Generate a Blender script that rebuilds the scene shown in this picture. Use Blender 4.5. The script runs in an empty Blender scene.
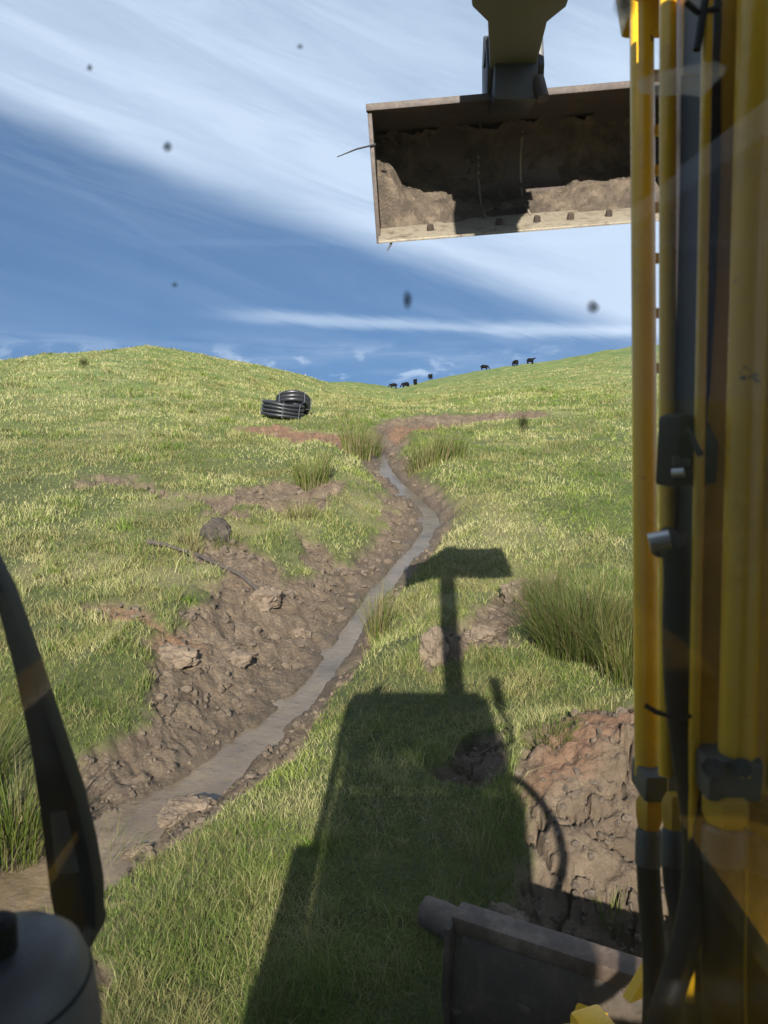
import bpy, bmesh, math, random
import numpy as np
from mathutils import Vector, Matrix
R = math.radians
random.seed(7); rng = np.random.default_rng(7)
C = bpy.context.scene.collection
sc = bpy.context.scene

# ------------------------------------------------------------------ camera
EYE = 2.2; PITCH = 8.3; F = 770.0
cam_d = bpy.data.cameras.new('camera'); cam = bpy.data.objects.new('camera', cam_d); C.objects.link(cam)
cam.location = (0, 0, EYE); cam.rotation_euler = (R(90 - PITCH), 0, 0)
cam_d.sensor_fit = 'VERTICAL'; cam_d.sensor_height = 36; cam_d.lens = F / 1024 * 36
cam_d.clip_start = 0.02; cam_d.clip_end = 8000
cam_d.dof.use_dof = True; cam_d.dof.focus_distance = 8.0; cam_d.dof.aperture_fstop = 13   # phone-like small blur close by
sc.camera = cam
cP, sP = math.cos(R(PITCH)), math.sin(R(PITCH))

def ray(u, v):
    a, b = (u - 384) / F, (512 - v) / F
    return np.array([a, cP + b * sP, -sP + b * cP])
def at(u, v, Y):                       # the point seen at (u,v) that stands Y metres ahead
    d = ray(u, v); t = Y / d[1]
    return Vector((d[0] * t, Y, EYE + d[2] * t))

# ------------------------------------------------------------------ noise
def vnoise(x, y, seed=0):
    x = np.asarray(x, float); y = np.asarray(y, float)
    xi = np.floor(x).astype(np.int64); yi = np.floor(y).astype(np.int64)
    fx = x - xi; fy = y - yi
    fx = fx * fx * fx * (fx * (fx * 6 - 15) + 10); fy = fy * fy * fy * (fy * (fy * 6 - 15) + 10)
    def h(a, b):
        n = (a * 374761393 + b * 668265263 + seed * 1442695041) & 0xffffffff
        n = ((n ^ (n >> 13)) * 1274126177) & 0xffffffff
        n = n ^ (n >> 16)
        return (n & 0xffff) / 65535.0
    return (h(xi, yi) * (1 - fx) + h(xi + 1, yi) * fx) * (1 - fy) + (h(xi, yi + 1) * (1 - fx) + h(xi + 1, yi + 1) * fx) * fy
def fbm(x, y, oct=4, seed=0, gain=.5):
    s = 0; a = 1; t = 0
    c, n = math.cos(.6), math.sin(.6)
    for i in range(oct):
        s = s + a * vnoise(x, y, seed + i * 17); t += a; a *= gain
        x, y = 2.03 * (x * c - y * n) + 3.1, 2.03 * (x * n + y * c) + 1.7
    return s / t
def ss(a, b, x):
    t = np.clip((np.asarray(x, float) - a) / (b - a), 0, 1); return t * t * (3 - 2 * t)
def cellular(x, y, seed=0):            # F2-F1 of a jittered lattice: crack lines near zero
    xi = np.floor(x).astype(np.int64); yi = np.floor(y).astype(np.int64)
    f1 = np.full(x.shape, 9.0); f2 = np.full(x.shape, 9.0)
    def hh(a, b, k):
        n = (a * 73856093 + b * 19349663 + (seed + k) * 83492791) & 0xffffffff
        n = ((n ^ (n >> 13)) * 1274126177) & 0xffffffff
        return ((n ^ (n >> 16)) & 0xffff) / 65535.0
    for i in (-1, 0, 1):
        for j in (-1, 0, 1):
            a, b = xi + i, yi + j
            d = np.hypot(a + hh(a, b, 1) - x, b + hh(a, b, 2) - y)
            f2 = np.where(d < f1, f1, np.minimum(f2, d)); f1 = np.minimum(f1, d)
    return f1, f2

# ------------------------------------------------------------------ terrain
AZ = [-180, -75, -40, -26.5, -21, -16.9, -13, -9.9, -4, 1.2, 4.9, 8.6, 12, 17.7, 30, 75, 180]
EL = [0, 1.0, 2.6, 3.35, 3.95, 4.35, 3.75, 2.9, 1.5, .85, 1.75, 2.5, 3.0, 4.0, 4.8, 2, 0]
RR = [90, 70, 65, 70, 78, 85, 90, 98, 150, 210, 262, 265, 250, 215, 140, 90, 90]
def H0(x, y):
    x = np.asarray(x, float); y = np.asarray(y, float)
    r = np.hypot(x, y); az = np.degrees(np.arctan2(x, y))
    E = np.interp(az, AZ, EL); Rr = np.interp(az, AZ, RR)
    zr = EYE + Rr * np.tan(np.radians(E)) * np.maximum(np.cos(np.radians(np.clip(az, -70, 70))), .3)
    front = 1 - ss(60, 110, np.abs(az))
    out = 0
    ks = (.72, .82, .91, 1.0, 1.09, 1.18, 1.28)
    for k in ks:
        q = r * k
        z = np.where(q < 8, 0, np.where(q < 24, (q - 8) / 16 * 1.58, np.where(q < Rr, 1.58 + (q - 24) / (Rr - 24) * (zr - 1.58), zr - (q - Rr) * .09)))
        z = z + np.exp(-((q - 36) / 9) ** 2) * .55 * ss(-9, -1, az) - np.exp(-((q - 75) / 26) ** 2) * 1.9 * ss(-8, 2, az) + np.exp(-((az + 19) / 7) ** 2 - ((q - 50) / 9) ** 2) * .7 - np.exp(-((az + 15) / 10) ** 2 - ((q - 66) / 10) ** 2) * .6
        out = out + z
    out = out / len(ks) * front
    out = np.maximum(out, -14)
    far = ss(9, 40, r)
    out = out + far * (fbm(x / 14, y / 14, 3, 5) - .5) * 1.3 * ss(20, 70, r) + (fbm(x / 5.5, y / 5.5, 3, 15) - .5) * .7 * ss(14, 40, r) + ss(5, 15, r) * (fbm(x / 3.1, y / 3.1, 3, 9) - .5) * .22
    out = out + (fbm(x / 1.1, y / 1.1, 3, 21) - .5) * .10
    return out
def gp(u, v, dz=0.0):                  # where the sight line through a pixel meets the land
    d = ray(u, v); t = np.concatenate([np.linspace(1.2, 20, 1500), np.linspace(20.05, 400, 3500)])
    X, Y, Z = d[0] * t, d[1] * t, EYE + d[2] * t
    k = np.argmax(Z < H0(X, Y) + dz)
    if k == 0: k = len(t) - 1
    return X[k], Y[k]
def poly(pts, dz=0.0): return np.array([gp(u, v, dz) for u, v in pts])
def sdist(P, x, y):                    # signed distance to a polygon, positive inside
    d = np.full(x.shape, 1e9); ins = np.zeros(x.shape, bool); n = len(P)
    for i in range(n):
        ax, ay = P[i]; bx, by = P[(i + 1) % n]
        ex, ey = bx - ax, by - ay; L = ex * ex + ey * ey + 1e-12
        t = np.clip(((x - ax) * ex + (y - ay) * ey) / L, 0, 1)
        d = np.minimum(d, np.hypot(x - ax - t * ex, y - ay - t * ey))
        c = ((ay > y) != (by > y)); xx = (bx - ax) * (y - ay) / (by - ay + 1e-12) + ax
        ins ^= c & (x < xx)
    return np.where(ins, d, -d)

STREAM = poly([(-150, 960), (-60, 915), (10, 875), (70, 850), (120, 815), (195, 768), (262, 715), (312, 672), (345, 632), (366, 595), (396, 562), (420, 540), (431, 518), (425, 502), (408, 486), (393, 472), (385, 460), (381, 447), (379, 438)], -.26)
SW = np.array([.36, .34, .30, .24, .15, .10, .085, .075, .07, .07, .075, .08, .08, .08, .08, .085, .09, .09, .07])
def smooth(P, n=8):
    out = []; m = len(P)
    for i in range(m - 1):
        p0, p1, p2, p3 = P[max(i - 1, 0)], P[i], P[i + 1], P[min(i + 2, m - 1)]
        for k in range(n):
            t = k / n
            out.append(.5 * (2 * p1 + (p2 - p0) * t + (2 * p0 - 5 * p1 + 4 * p2 - p3) * t * t + (3 * p1 - p0 - 3 * p2 + p3) * t ** 3))
    out.append(P[-1]); return np.array(out)
SL = smooth(STREAM, 6); SLW = np.interp(np.linspace(0, 1, len(SL)), np.linspace(0, 1, len(SW)), SW)
def stream_dist(x, y):                 # distance to the stream's middle, side (+ = left bank) and water half width there
    best = np.full(x.shape, 1e9); side = np.zeros(x.shape); hw = np.zeros(x.shape); tt = np.zeros(x.shape)
    for i in range(len(SL) - 1):
        a, b = SL[i], SL[i + 1]; e = b - a; L = e @ e
        t = np.clip(((x - a[0]) * e[0] + (y - a[1]) * e[1]) / L, 0, 1)
        dx, dy = x - a[0] - t * e[0], y - a[1] - t * e[1]
        d = np.hypot(dx, dy); m = d < best
        best = np.where(m, d, best); side = np.where(m, e[0] * dy - e[1] * dx, side); hw = np.where(m, SLW[i] * (1 - t) + SLW[i + 1] * t, hw)
        tt = np.where(m, i + t, tt)
    return best, np.sign(side), hw, tt / (len(SL) - 1)

MUD = [
 poly([(376, 424), (366, 436), (362, 452), (372, 470), (384, 486), (392, 505), (378, 525), (372, 548), (330, 560), (296, 582), (256, 560), (205, 548), (185, 566), (222, 590), (200, 612), (186, 632), (158, 655), (152, 700), (150, 745), (128, 790), (80, 812), (30, 842), (-80, 890), (-200, 960), (-200, 1010), (-60, 950), (10, 920), (62, 905), (102, 880), (148, 862), (208, 838), (256, 800), (292, 772), (316, 742), (318, 716), (336, 690), (352, 664), (366, 640), (378, 612), (398, 588), (412, 574), (442, 540), (446, 515), (436, 495), (416, 480), (402, 460), (410, 442), (440, 432), (480, 425), (540, 421), (560, 416), (520, 414), (470, 417), (420, 418)], -.12),
 poly([(236, 428), (280, 424), (330, 434), (372, 432), (366, 446), (320, 446), (270, 437)], 0),
 poly([(60, 488), (100, 474), (142, 476), (150, 488), (190, 492), (230, 492), (270, 480), (330, 478), (352, 490), (330, 506), (300, 520), (250, 506), (200, 506), (140, 490), (100, 484)], 0),
 poly([(86, 606), (112, 602), (150, 618), (168, 632), (200, 640), (170, 654), (140, 632), (100, 614)], 0),
 poly([(412, 652), (440, 636), (478, 616), (508, 598), (530, 584), (552, 574), (560, 590), (545, 612), (520, 640), (490, 655), (470, 668), (430, 674)], 0),
 poly([(505, 752), (528, 736), (562, 720), (600, 702), (640, 688), (760, 672), (800, 900), (700, 980), (600, 960), (520, 930), (490, 905), (510, 890), (540, 838), (532, 800), (512, 780)], .1),
 poly([(446, 752), (470, 742), (505, 738), (516, 770), (515, 795), (470, 800), (448, 778)], 0),
 poly([(84, 966), (126, 960), (128, 980), (112, 1040), (78, 1050)], 0),
 poly([(205, 510), (225, 500), (240, 515), (232, 545), (205, 545)], 0),
 poly([(300, 540), (325, 535), (330, 552), (310, 560)], 0),
]
REDS = [3, ]
RED = [MUD[3], poly([(528, 745), (548, 722), (600, 706), (650, 694), (700, 690), (700, 740), (640, 745), (590, 765), (545, 768)], .2), MUD[1], poly([(375, 428), (480, 422), (520, 418), (470, 430), (400, 436)], 0)]
KNOLL = np.array(gp(640, 735, .25)); KNOLL2 = np.array(gp(585, 610, .1)); KNOLL3 = np.array(gp(455, 650, .05)); KNOLL4 = np.array(gp(218, 528, 0)); PIT = np.array(gp(560, 915, 0))

def masks(x, y):
    r = np.hypot(x, y)
    wob = (fbm(x * 2.3, y * 2.3, 4, 33) - .5) * .55 + (fbm(x * 9, y * 9, 2, 37) - .5) * .16
    m = np.zeros(x.shape)
    near = (r < 60) & (y > 0)
    xs, ys, ws, rs = x[near], y[near], wob[near], r[near]
    mm = np.full(xs.shape, -9.0)
    for P in MUD: mm = np.maximum(mm, sdist(P, xs, ys) + ws * np.clip(rs / 7, .35, 1.6))
    dS, sS, hS, tS = stream_dist(xs, ys)
    mm = np.maximum(mm, np.where(tS < .97, np.where(sS > 0, .55, .36) + hS - dS, -9) + ws * .5)
    m[near] = ss(-.05, .07, mm / np.clip(rs / 6, .6, 3))
    rd = np.zeros(x.shape); q = np.full(xs.shape, -9.0)
    for P in RED: q = np.maximum(q, sdist(P, xs, ys) + ws * .4)
    rd[near] = ss(-.12, .12, q)
    return m, rd
def HT(x, y):
    x = np.asarray(x, float); y = np.asarray(y, float)
    shp = x.shape; x = x.ravel(); y = y.ravel()
    z = H0(x, y); r = np.hypot(x, y)
    near = (r < 45) & (y > -1)
    xs, ys = x[near], y[near]; rs = r[near]
    m, rd = masks(xs, ys)
    d, s, hw, t = stream_dist(xs, ys)
    hw = hw * (.35 + .9 * fbm(xs * 1.9, ys * 1.9, 3, 44)); wL = 1.35; wR = .85
    prof = np.where(s > 0, 1 - np.clip((d - hw) / wL, 0, 1) ** .9, 1 - np.clip((d - hw) / wR, 0, 1) ** .9)
    prof = prof * prof * (3 - 2 * prof) * .45 + prof * .55
    bank = np.where(s > 0, np.exp(-((d - hw - 1.5) / .5) ** 2) * .10, np.exp(-((d - hw - .85) / .3) ** 2) * .03)
    fade = 1 - ss(.93, 1.0, t)
    dz = -.36 * prof * fade + bank * fade + ((.07 + .07 * (t < .3)) * (fbm(xs * 2.2, ys * 2.2, 4, 46, .6) - .52) + .02 * (fbm(xs * 11, ys * 11, 2, 49) - .5)) * np.exp(-np.clip(d - hw, 0, 9) / .35) * fade
    flat = np.exp(-(d / .7) ** 2) * fade
    dz = dz - flat * ((fbm(xs / 1.1, ys / 1.1, 3, 21) - .5) * .10 + ss(5, 15, rs) * (fbm(xs / 3.1, ys / 3.1, 3, 9) - .5) * .22)
    dz = dz - .11 * (1 - ss(0, np.where(t > .34, .07, .15), d - hw)) * fade
    lump = (fbm(xs * 3.4, ys * 3.4, 4, 51, .55) - .5)
    rid = np.abs(fbm(xs * 5.2, ys * 5.2, 3, 61) - .5) * 2
    f1, f2 = cellular(xs * 3.0 + lump * 1.6, ys * 3.0 - lump * 1.6, 3)
    crack = 1 - ss(.0, .09, f2 - f1)
    f1b, f2b = cellular(xs * 7 + lump * 3, ys * 7, 13)
    wet = np.exp(-np.clip(d - hw, 0, 9) / .16) * fade
    rough = m * (1 - .85 * wet)
    sc_ = np.clip(rs / 8, 1, 2.2)
    dz = dz + rough * ((lump * .15 + (.25 - rid) * .06) * sc_ + (.45 - f1b) * .045 + (fbm(xs * 16, ys * 16, 3, 71, .6) - .5) * .06 - .05)
    rb = np.exp(-(((xs - KNOLL[0]) / .75) ** 2 + ((ys - KNOLL[1]) / .55) ** 2))
    dz = dz + .44 * rb + .10 * np.exp(-(((xs - KNOLL2[0]) / .9) ** 2 + ((ys - KNOLL2[1]) / .8) ** 2)) + .16 * np.exp(-(((xs - KNOLL3[0]) / .5) ** 2 + ((ys - KNOLL3[1]) / .35) ** 2)) + .22 * np.exp(-(((xs - KNOLL4[0]) / .34) ** 2 + ((ys - KNOLL4[1]) / .3) ** 2))
    zone = ss(.05, .5, np.exp(-(((xs - KNOLL[0]) / 1.2) ** 2 + ((ys - KNOLL[1] + .3) / 1.1) ** 2))) * m
    dz = dz - zone * (1 - ss(0, .14, f2 - f1)) * .085 * ss(.25, .5, fbm(xs * 1.7, ys * 1.7, 2, 83))
    dz = dz - .25 * np.exp(-(((xs - PIT[0]) / .45) ** 2 + ((ys - PIT[1]) / .28) ** 2))
    dz = dz - .02 * m
    z[near] += dz
    return z.reshape(shp)
def hz(x, y): return float(HT(np.array([x]), np.array([y]))[0])

# ------------------------------------------------------------------ object helpers
def tag(o, label=None, cat=None, group=None, kind=None):
    if label: o['label'] = label
    if cat: o['category'] = cat
    if group: o['group'] = group
    if kind: o['kind'] = kind
    return o
def empty(name, loc=(0, 0, 0)):
    o = bpy.data.objects.new(name, None); o.location = loc; o.empty_display_size = .2; C.objects.link(o); return o
def mesh_np(name, V, Fq, mat, parent=None, smooth_=True, attrs=None):
    """V (n,3); Fq integer (m,k)"""
    me = bpy.data.meshes.new(name); V = np.asarray(V, np.float32); Fq = np.asarray(Fq, np.int32); k = Fq.shape[1]
    me.vertices.add(len(V)); me.vertices.foreach_set('co', V.ravel())
    me.loops.add(Fq.size); me.loops.foreach_set('vertex_index', Fq.ravel())
    me.polygons.add(len(Fq)); me.polygons.foreach_set('loop_start', np.arange(0, Fq.size, k, dtype=np.int32))
    me.update(calc_edges=True)
    me.polygons.foreach_set('use_smooth', np.full(len(Fq), smooth_))
    for nm, arr in (attrs or {}).items():
        a = me.attributes.new(nm, 'FLOAT', 'POINT'); a.data.foreach_set('value', np.asarray(arr, np.float32))
    me.materials.append(mat); me.validate()
    o = bpy.data.objects.new(name, me); C.objects.link(o); o.parent = parent
    return o
class MB:
    def tubek(s, pts, rad, *a, **k): return s.tube(pts, [q * .75 for q in rad] if hasattr(rad, '__len__') else rad * .75, *a, **k)
    def __init__(s): s.v = []; s.f = []; s.sm = []
    def add(s, vs, fs, sm=False):
        n = len(s.v); s.v += [tuple(p) for p in vs]
        s.f += [tuple(i + n for i in f) for f in fs]; s.sm += [sm] * len(fs); return s
    def box(s, lo, hi, M=None):
        x0, y0, z0 = lo; x1, y1, z1 = hi
        v = [Vector(p) for p in ((x0, y0, z0), (x1, y0, z0), (x1, y1, z0), (x0, y1, z0), (x0, y0, z1), (x1, y0, z1), (x1, y1, z1), (x0, y1, z1))]
        if M is not None: v = [M @ p for p in v]
        return s.add(v, [(0, 3, 2, 1), (4, 5, 6, 7), (0, 1, 5, 4), (1, 2, 6, 5), (2, 3, 7, 6), (3, 0, 4, 7)])
    def tube(s, pts, rad, n=14, cap=True, flat=1.0):
        pts = [Vector(p) for p in pts]; m = len(pts)
        if not hasattr(rad, '__len__'): rad = [rad] * m
        t0 = (pts[1] - pts[0]).normalized(); up = Vector((0, 0, 1)) if abs(t0.z) < .9 else Vector((0, 1, 0))
        nrm = t0.cross(up).normalized(); V = []; Fs = []
        for i, p in enumerate(pts):
            t = (pts[min(i + 1, m - 1)] - pts[max(i - 1, 0)]).normalized()
            nrm = (nrm - t * nrm.dot(t)).normalized(); b = t.cross(nrm)
            for k in range(n):
                a = 2 * math.pi * k / n
                V.append(p + nrm * math.cos(a) * rad[i] + b * math.sin(a) * rad[i] * flat)
        for i in range(m - 1):
            for k in range(n):
                k2 = (k + 1) % n; Fs.append((i * n + k, i * n + k2, (i + 1) * n + k2, (i + 1) * n + k))
        s.add(V, Fs, True)
        if cap:
            s.add(V[:n], [tuple(range(n))[::-1]]); s.add(V[-n:], [tuple(range(n))])
        return s
    def prism(s, prof, axis, lo, hi, M=None):
        """prof: 2-D outline; axis 'x': prof=(y,z) drawn out along x; 'y': prof=(x,z); 'z': prof=(x,y)"""
        def mk(a, b, t):
            p = Vector((t, a, b)) if axis == 'x' else (Vector((a, t, b)) if axis == 'y' else Vector((a, b, t)))
            return M @ p if M is not None else p
        n = len(prof); V = [mk(a, b, lo) for a, b in prof] + [mk(a, b, hi) for a, b in prof]
        Fs = [tuple(range(n)), tuple(range(2 * n - 1, n - 1, -1))] + [(i, n + i, n + (i + 1) % n, (i + 1) % n) for i in range(n)]
        return s.add(V, Fs)
    def build(s, name, mat, parent=None, bevel=0, seg=2, smooth_all=None):
        me = bpy.data.meshes.new(name); me.from_pydata(s.v, [], s.f); me.update()
        bm = bmesh.new(); bm.from_mesh(me); bmesh.ops.recalc_face_normals(bm, faces=bm.faces)
        if bevel:
            ed = [e for e in bm.edges if len(e.link_faces) == 2 and e.calc_face_angle(0) > .6]
            bmesh.ops.bevel(bm, geom=ed, offset=bevel, segments=seg, affect='EDGES', profile=.6, clamp_overlap=True)
        bm.to_mesh(me); bm.free()
        me.polygons.foreach_set('use_smooth', np.full(len(me.polygons), True))
        me.materials.append(mat)
        me.set_sharp_from_angle(angle=R(38))
        o = bpy.data.objects.new(name, me); C.objects.link(o); o.parent = parent; return o

# ------------------------------------------------------------------ materials
class NT:
    def __init__(s, name):
        s.m = bpy.data.materials.new(name); s.m.use_nodes = True; s.t = s.m.node_tree; s.n = s.t.nodes
        s.bs = s.n['Principled BSDF']; s.out = s.n['Material Output']
    def new(s, t, **kw):
        nd = s.n.new(t)
        for k, v in kw.items(): setattr(nd, k, v)
        return nd
    def link(s, a, b): s.t.links.new(a, b)
    def val(s, sock, x):
        if hasattr(x, 'is_output') or isinstance(x, bpy.types.NodeSocket): s.link(x, sock)
        else: sock.default_value = x
    def noise(s, scale, detail=4, rough=.55, vec=None, dist=0):
        nd = s.new('ShaderNodeTexNoise'); nd.inputs['Scale'].default_value = scale; nd.inputs['Detail'].default_value = detail
        nd.inputs['Roughness'].default_value = rough; nd.inputs['Distortion'].default_value = dist
        s.link(vec if vec is not None else s.obj(), nd.inputs['Vector']); return nd.outputs['Fac']
    def obj(s):
        if not hasattr(s, '_o'): s._o = s.new('ShaderNodeTexCoord')
        return s._o.outputs['Object']
    def attr(s, nm): return s.new('ShaderNodeAttribute', attribute_name=nm).outputs['Fac']
    def ramp(s, fac, stops):
        nd = s.new('ShaderNodeValToRGB'); s.link(fac, nd.inputs['Fac']); el = nd.color_ramp.elements
        while len(el) < len(stops): el.new(.5)
        for e, (p, c) in zip(el, stops):
            e.position = p; e.color = (c, c, c, 1) if not hasattr(c, '__len__') else (*c, 1)
        return nd.outputs['Color']
    def mix(s, f, a, b):
        nd = s.new('ShaderNodeMix', data_type='RGBA'); s.val(nd.inputs[0], f)
        for i, x in ((6, a), (7, b)):
            s.val(nd.inputs[i], (*x, 1) if isinstance(x, tuple) else x)
        return nd.outputs[2]
    def math(s, op, a, b=0.0, c=0.0):
        nd = s.new('ShaderNodeMath', operation=op); s.val(nd.inputs[0], a); s.val(nd.inputs[1], b); s.val(nd.inputs[2], c); return nd.outputs[0]
    def bump(s, h, strength=.3, dist=.02, nrm=None):
        nd = s.new('ShaderNodeBump'); nd.inputs['Strength'].default_value = strength; nd.inputs['Distance'].default_value = dist
        s.link(h, nd.inputs['Height'])
        if nrm is not None: s.link(nrm, nd.inputs['Normal'])
        return nd.outputs['Normal']
    def set(s, **kw):
        for k, v in kw.items():
            sk = s.bs.inputs[k.replace('_', ' ')]
            if isinstance(v, tuple): v = (*v, 1) if len(v) == 3 else v
            s.val(sk, v)
        return s.m

def m_dirty(name, base, dirt=(.09, .065, .042), amount=.5, rough=.4, metal=0.0, scale=9, coat=0):
    t = NT(name)
    n1 = t.noise(scale, 6, .65); n2 = t.noise(scale * 6, 3, .6)
    f = t.ramp(n1, [(max(.0, .62 - amount * .35), 0.0), (min(.95, .62 - amount * .35 + .22), 1.0)])
    f = t.math('MULTIPLY', f, amount)
    col = t.mix(f, tuple(base), tuple(dirt)); col = t.mix(t.math('MULTIPLY', n2, .18), col, tuple(c * .55 for c in base))
    n3 = t.noise(scale * 3.5, 5, .75); chip = t.ramp(n3, [(.66, 0.0), (.69, .85)]); col = t.mix(chip, col, tuple(c * .12 + .012 for c in dirt))
    rg = t.math('MULTIPLY_ADD', f, .45, rough)
    return t.set(Base_Color=col, Roughness=rg, Metallic=metal, Coat_Weight=coat, Normal=t.bump(n2, .12, .004))
M_YEL = m_dirty('yellow_paint', (.80, .45, .016), amount=.32, rough=.25, scale=14)
M_YELB = m_dirty('worn_yellow_paint', (.64, .355, .016), amount=.42, rough=.4, scale=20)
M_DARK = m_dirty('dark_steel', (.03, .03, .032), amount=.35, rough=.45, metal=.2)
M_BLACK = m_dirty('black_rubber', (.007, .0075, .009), dirt=(.025, .023, .02), amount=.25, rough=.55, scale=25)
M_BLACK.node_tree.nodes['Principled BSDF'].inputs['Specular IOR Level'].default_value = .25
M_GREY = m_dirty('grey_cast_clamp', (.055, .062, .065), amount=.3, rough=.5, scale=30)
M_CAB = m_dirty('cab_dark_trim', (.05, .05, .052), amount=.2, rough=.6)
M_GRIP = m_dirty('grey_plastic', (.10, .10, .105), dirt=(.07, .062, .055), amount=.25, rough=.42, scale=60)
M_ARM = m_dirty('grey_dusty_arm_paint', (.17, .17, .155), dirt=(.24, .19, .12), amount=.45, rough=.55, scale=7)
M_SILV = m_dirty('bare_fitting_metal', (.55, .55, .54), amount=.2, rough=.3, metal=.9, scale=40)
def m_rust(name, a, b, c, rough=.6, scale=8, metal=.15):
    t = NT(name); n1 = t.noise(scale, 8, .7); n2 = t.noise(scale * 7, 4, .7)
    col = t.ramp(n1, [(.32, a), (.5, b), (.68, c)]); col = t.mix(t.math('MULTIPLY', n2, .5), col, tuple(x * .45 for x in b))
    return t.set(Base_Color=col, Roughness=t.math('MULTIPLY_ADD', n2, .3, rough - .12), Metallic=metal, Normal=t.bump(n2, .35, .006))
M_BKT = m_rust('bucket_steel', (.035, .024, .020), (.055, .038, .029), (.085, .06, .045))
M_LIP = m_rust('worn_bright_steel', (.11, .082, .055), (.27, .23, .17), (.085, .06, .04), rough=.5, metal=.2, scale=14)
M_BLADE = m_rust('dozer_blade_steel', (.030, .022, .014), (.052, .037, .024), (.095, .068, .045))
M_BEDGE = m_rust('blade_edge_rust', (.045, .028, .019), (.085, .056, .038), (.20, .15, .11))

def m_mud(name, wetmix=.0, cols=((.09, .062, .041), (.15, .108, .072), (.23, .172, .118)), scale=1.0):
    t = NT(name); n1 = t.noise(5 * scale, 8, .68); n2 = t.noise(38 * scale, 6, .7); n3 = t.noise(160 * scale, 3, .7)
    col = t.ramp(n1, [(.33, cols[0]), (.5, cols[1]), (.7, cols[2])])
    col = t.mix(t.math('MULTIPLY', n2, .55), col, tuple(x * .6 for x in cols[1]))
    b = t.bump(n2, .8, .03); b = t.bump(n3, .5, .006, b)
    return t.set(Base_Color=col, Roughness=t.math('MULTIPLY_ADD', n1, .3, .55), Normal=b)
M_MUD = m_mud('mud_lump', scale=1.4)
M_SOD = m_mud('dark_sod', cols=((.022, .017, .012), (.045, .034, .024), (.08, .062, .042)), scale=1.4)
M_BMUD = m_mud('bucket_mud', cols=((.04, .030, .022), (.11, .080, .053), (.24, .18, .125)), scale=2.2)

# ground: turf and mud by the vertex masks
t = NT('pasture_ground')
mud = t.attr('mud'); wet = t.attr('wet'); red = t.attr('red'); dry = t.attr('dry'); far = t.attr('far')
nA = t.noise(1.3, 5, .6); nB = t.noise(9, 6, .7); nC = t.noise(55, 4, .7); nF = t.noise(.16, 6, .62); nG = t.noise(.75, 8, .75)
g = t.ramp(t.math('ADD', t.math('MULTIPLY', nB, .55), t.math('MULTIPLY', nC, .45)), [(.36, (.032, .036, .014)), (.5, (.068, .082, .022)), (.64, (.13, .135, .045))])
strw = t.ramp(nC, [(.3, (.13, .115, .048)), (.7, (.26, .225, .115))])
dryf = t.math('ADD', dry, t.math('MULTIPLY_ADD', nG, 1.3, -.72))
g = t.mix(t.ramp(dryf, [(.25, 0.0), (.95, .85)]), g, strw)
fg = t.ramp(nG, [(.36, (.045, .074, .016)), (.47, (.092, .128, .028)), (.56, (.150, .160, .050)), (.67, (.26, .23, .105))])
fg = t.mix(t.ramp(t.noise(3.2, 4, .7), [(.35, .55), (.6, 0.0)]), fg, (.07, .10, .028))
g = t.mix(far, g, fg)
md = t.ramp(t.noise(3.2, 8, .65), [(.32, (.095, .066, .043)), (.52, (.165, .120, .080)), (.72, (.25, .19, .132))])
md = t.mix(t.math('MULTIPLY', nC, .5), md, (.062, .043, .028))
rd = t.ramp(nB, [(.3, (.125, .064, .036)), (.7, (.22, .125, .075))])
md = t.mix(t.math('MULTIPLY', red, .82), md, rd)
wetc = t.ramp(nB, [(.3, (.050, .038, .027)), (.7, (.090, .070, .050))])
md = t.mix(t.math('MULTIPLY', wet, .85), md, wetc)
col = t.mix(mud, g, md)
rough = t.math('SUBTRACT', .88, t.math('MULTIPLY', t.math('MULTIPLY', wet, mud), .58))
vor = t.new('ShaderNodeTexVoronoi'); vor.inputs['Scale'].default_value = 24; wv = t.new('ShaderNodeVectorMath', operation='MULTIPLY_ADD'); nv = t.new('ShaderNodeTexNoise'); nv.inputs['Scale'].default_value = 18; t.link(t.obj(), nv.inputs['Vector']); t.link(nv.outputs['Color'], wv.inputs[0]); wv.inputs[1].default_value = (.06,) * 3; t.link(t.obj(), wv.inputs[2]); t.link(wv.outputs[0], vor.inputs['Vector'])
hgt = t.math('ADD', t.noise(14, 9, .75), t.math('MULTIPLY', t.math('SUBTRACT', .7, vor.outputs['Distance']), t.math('MULTIPLY', mud, t.math('SUBTRACT', .55, t.math('MULTIPLY', wet, .4)))))
b1 = t.bump(hgt, .9, .055); b2 = t.bump(t.noise(95, 6, .8), .8, .012, b1)
M_GROUND = t.set(Base_Color=col, Roughness=rough, Normal=b2, Specular_IOR_Level=.25)

def m_leaf(name):
    t = NT(name); c = t.attr('tone'); d = t.attr('straw'); k = t.attr('up')
    g = t.ramp(c, [(0, (.050, .092, .010)), (.5, (.105, .158, .020)), (1, (.185, .220, .040))])
    s = t.ramp(c, [(0, (.17, .145, .058)), (.5, (.27, .235, .105)), (1, (.38, .34, .18))])
    col = t.mix(d, g, s)
    return t.set(Base_Color=col, Roughness=.6, Specular_IOR_Level=.25, Transmission_Weight=0.0)
M_LEAF = m_leaf('grass_blades')
def trans_leaf():
    m = M_LEAF; nt = m.node_tree; bs = nt.nodes['Principled BSDF']; out = nt.nodes['Material Output']
    tr = nt.nodes.new('ShaderNodeBsdfTranslucent'); mx = nt.nodes.new('ShaderNodeMixShader'); mx.inputs[0].default_value = .3
    src = bs.inputs['Base Color'].links[0].from_socket; nt.links.new(src, tr.inputs['Color'])
    nt.links.new(bs.outputs[0], mx.inputs[1]); nt.links.new(tr.outputs[0], mx.inputs[2]); nt.links.new(mx.outputs[0], out.inputs['Surface'])
trans_leaf()
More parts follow.
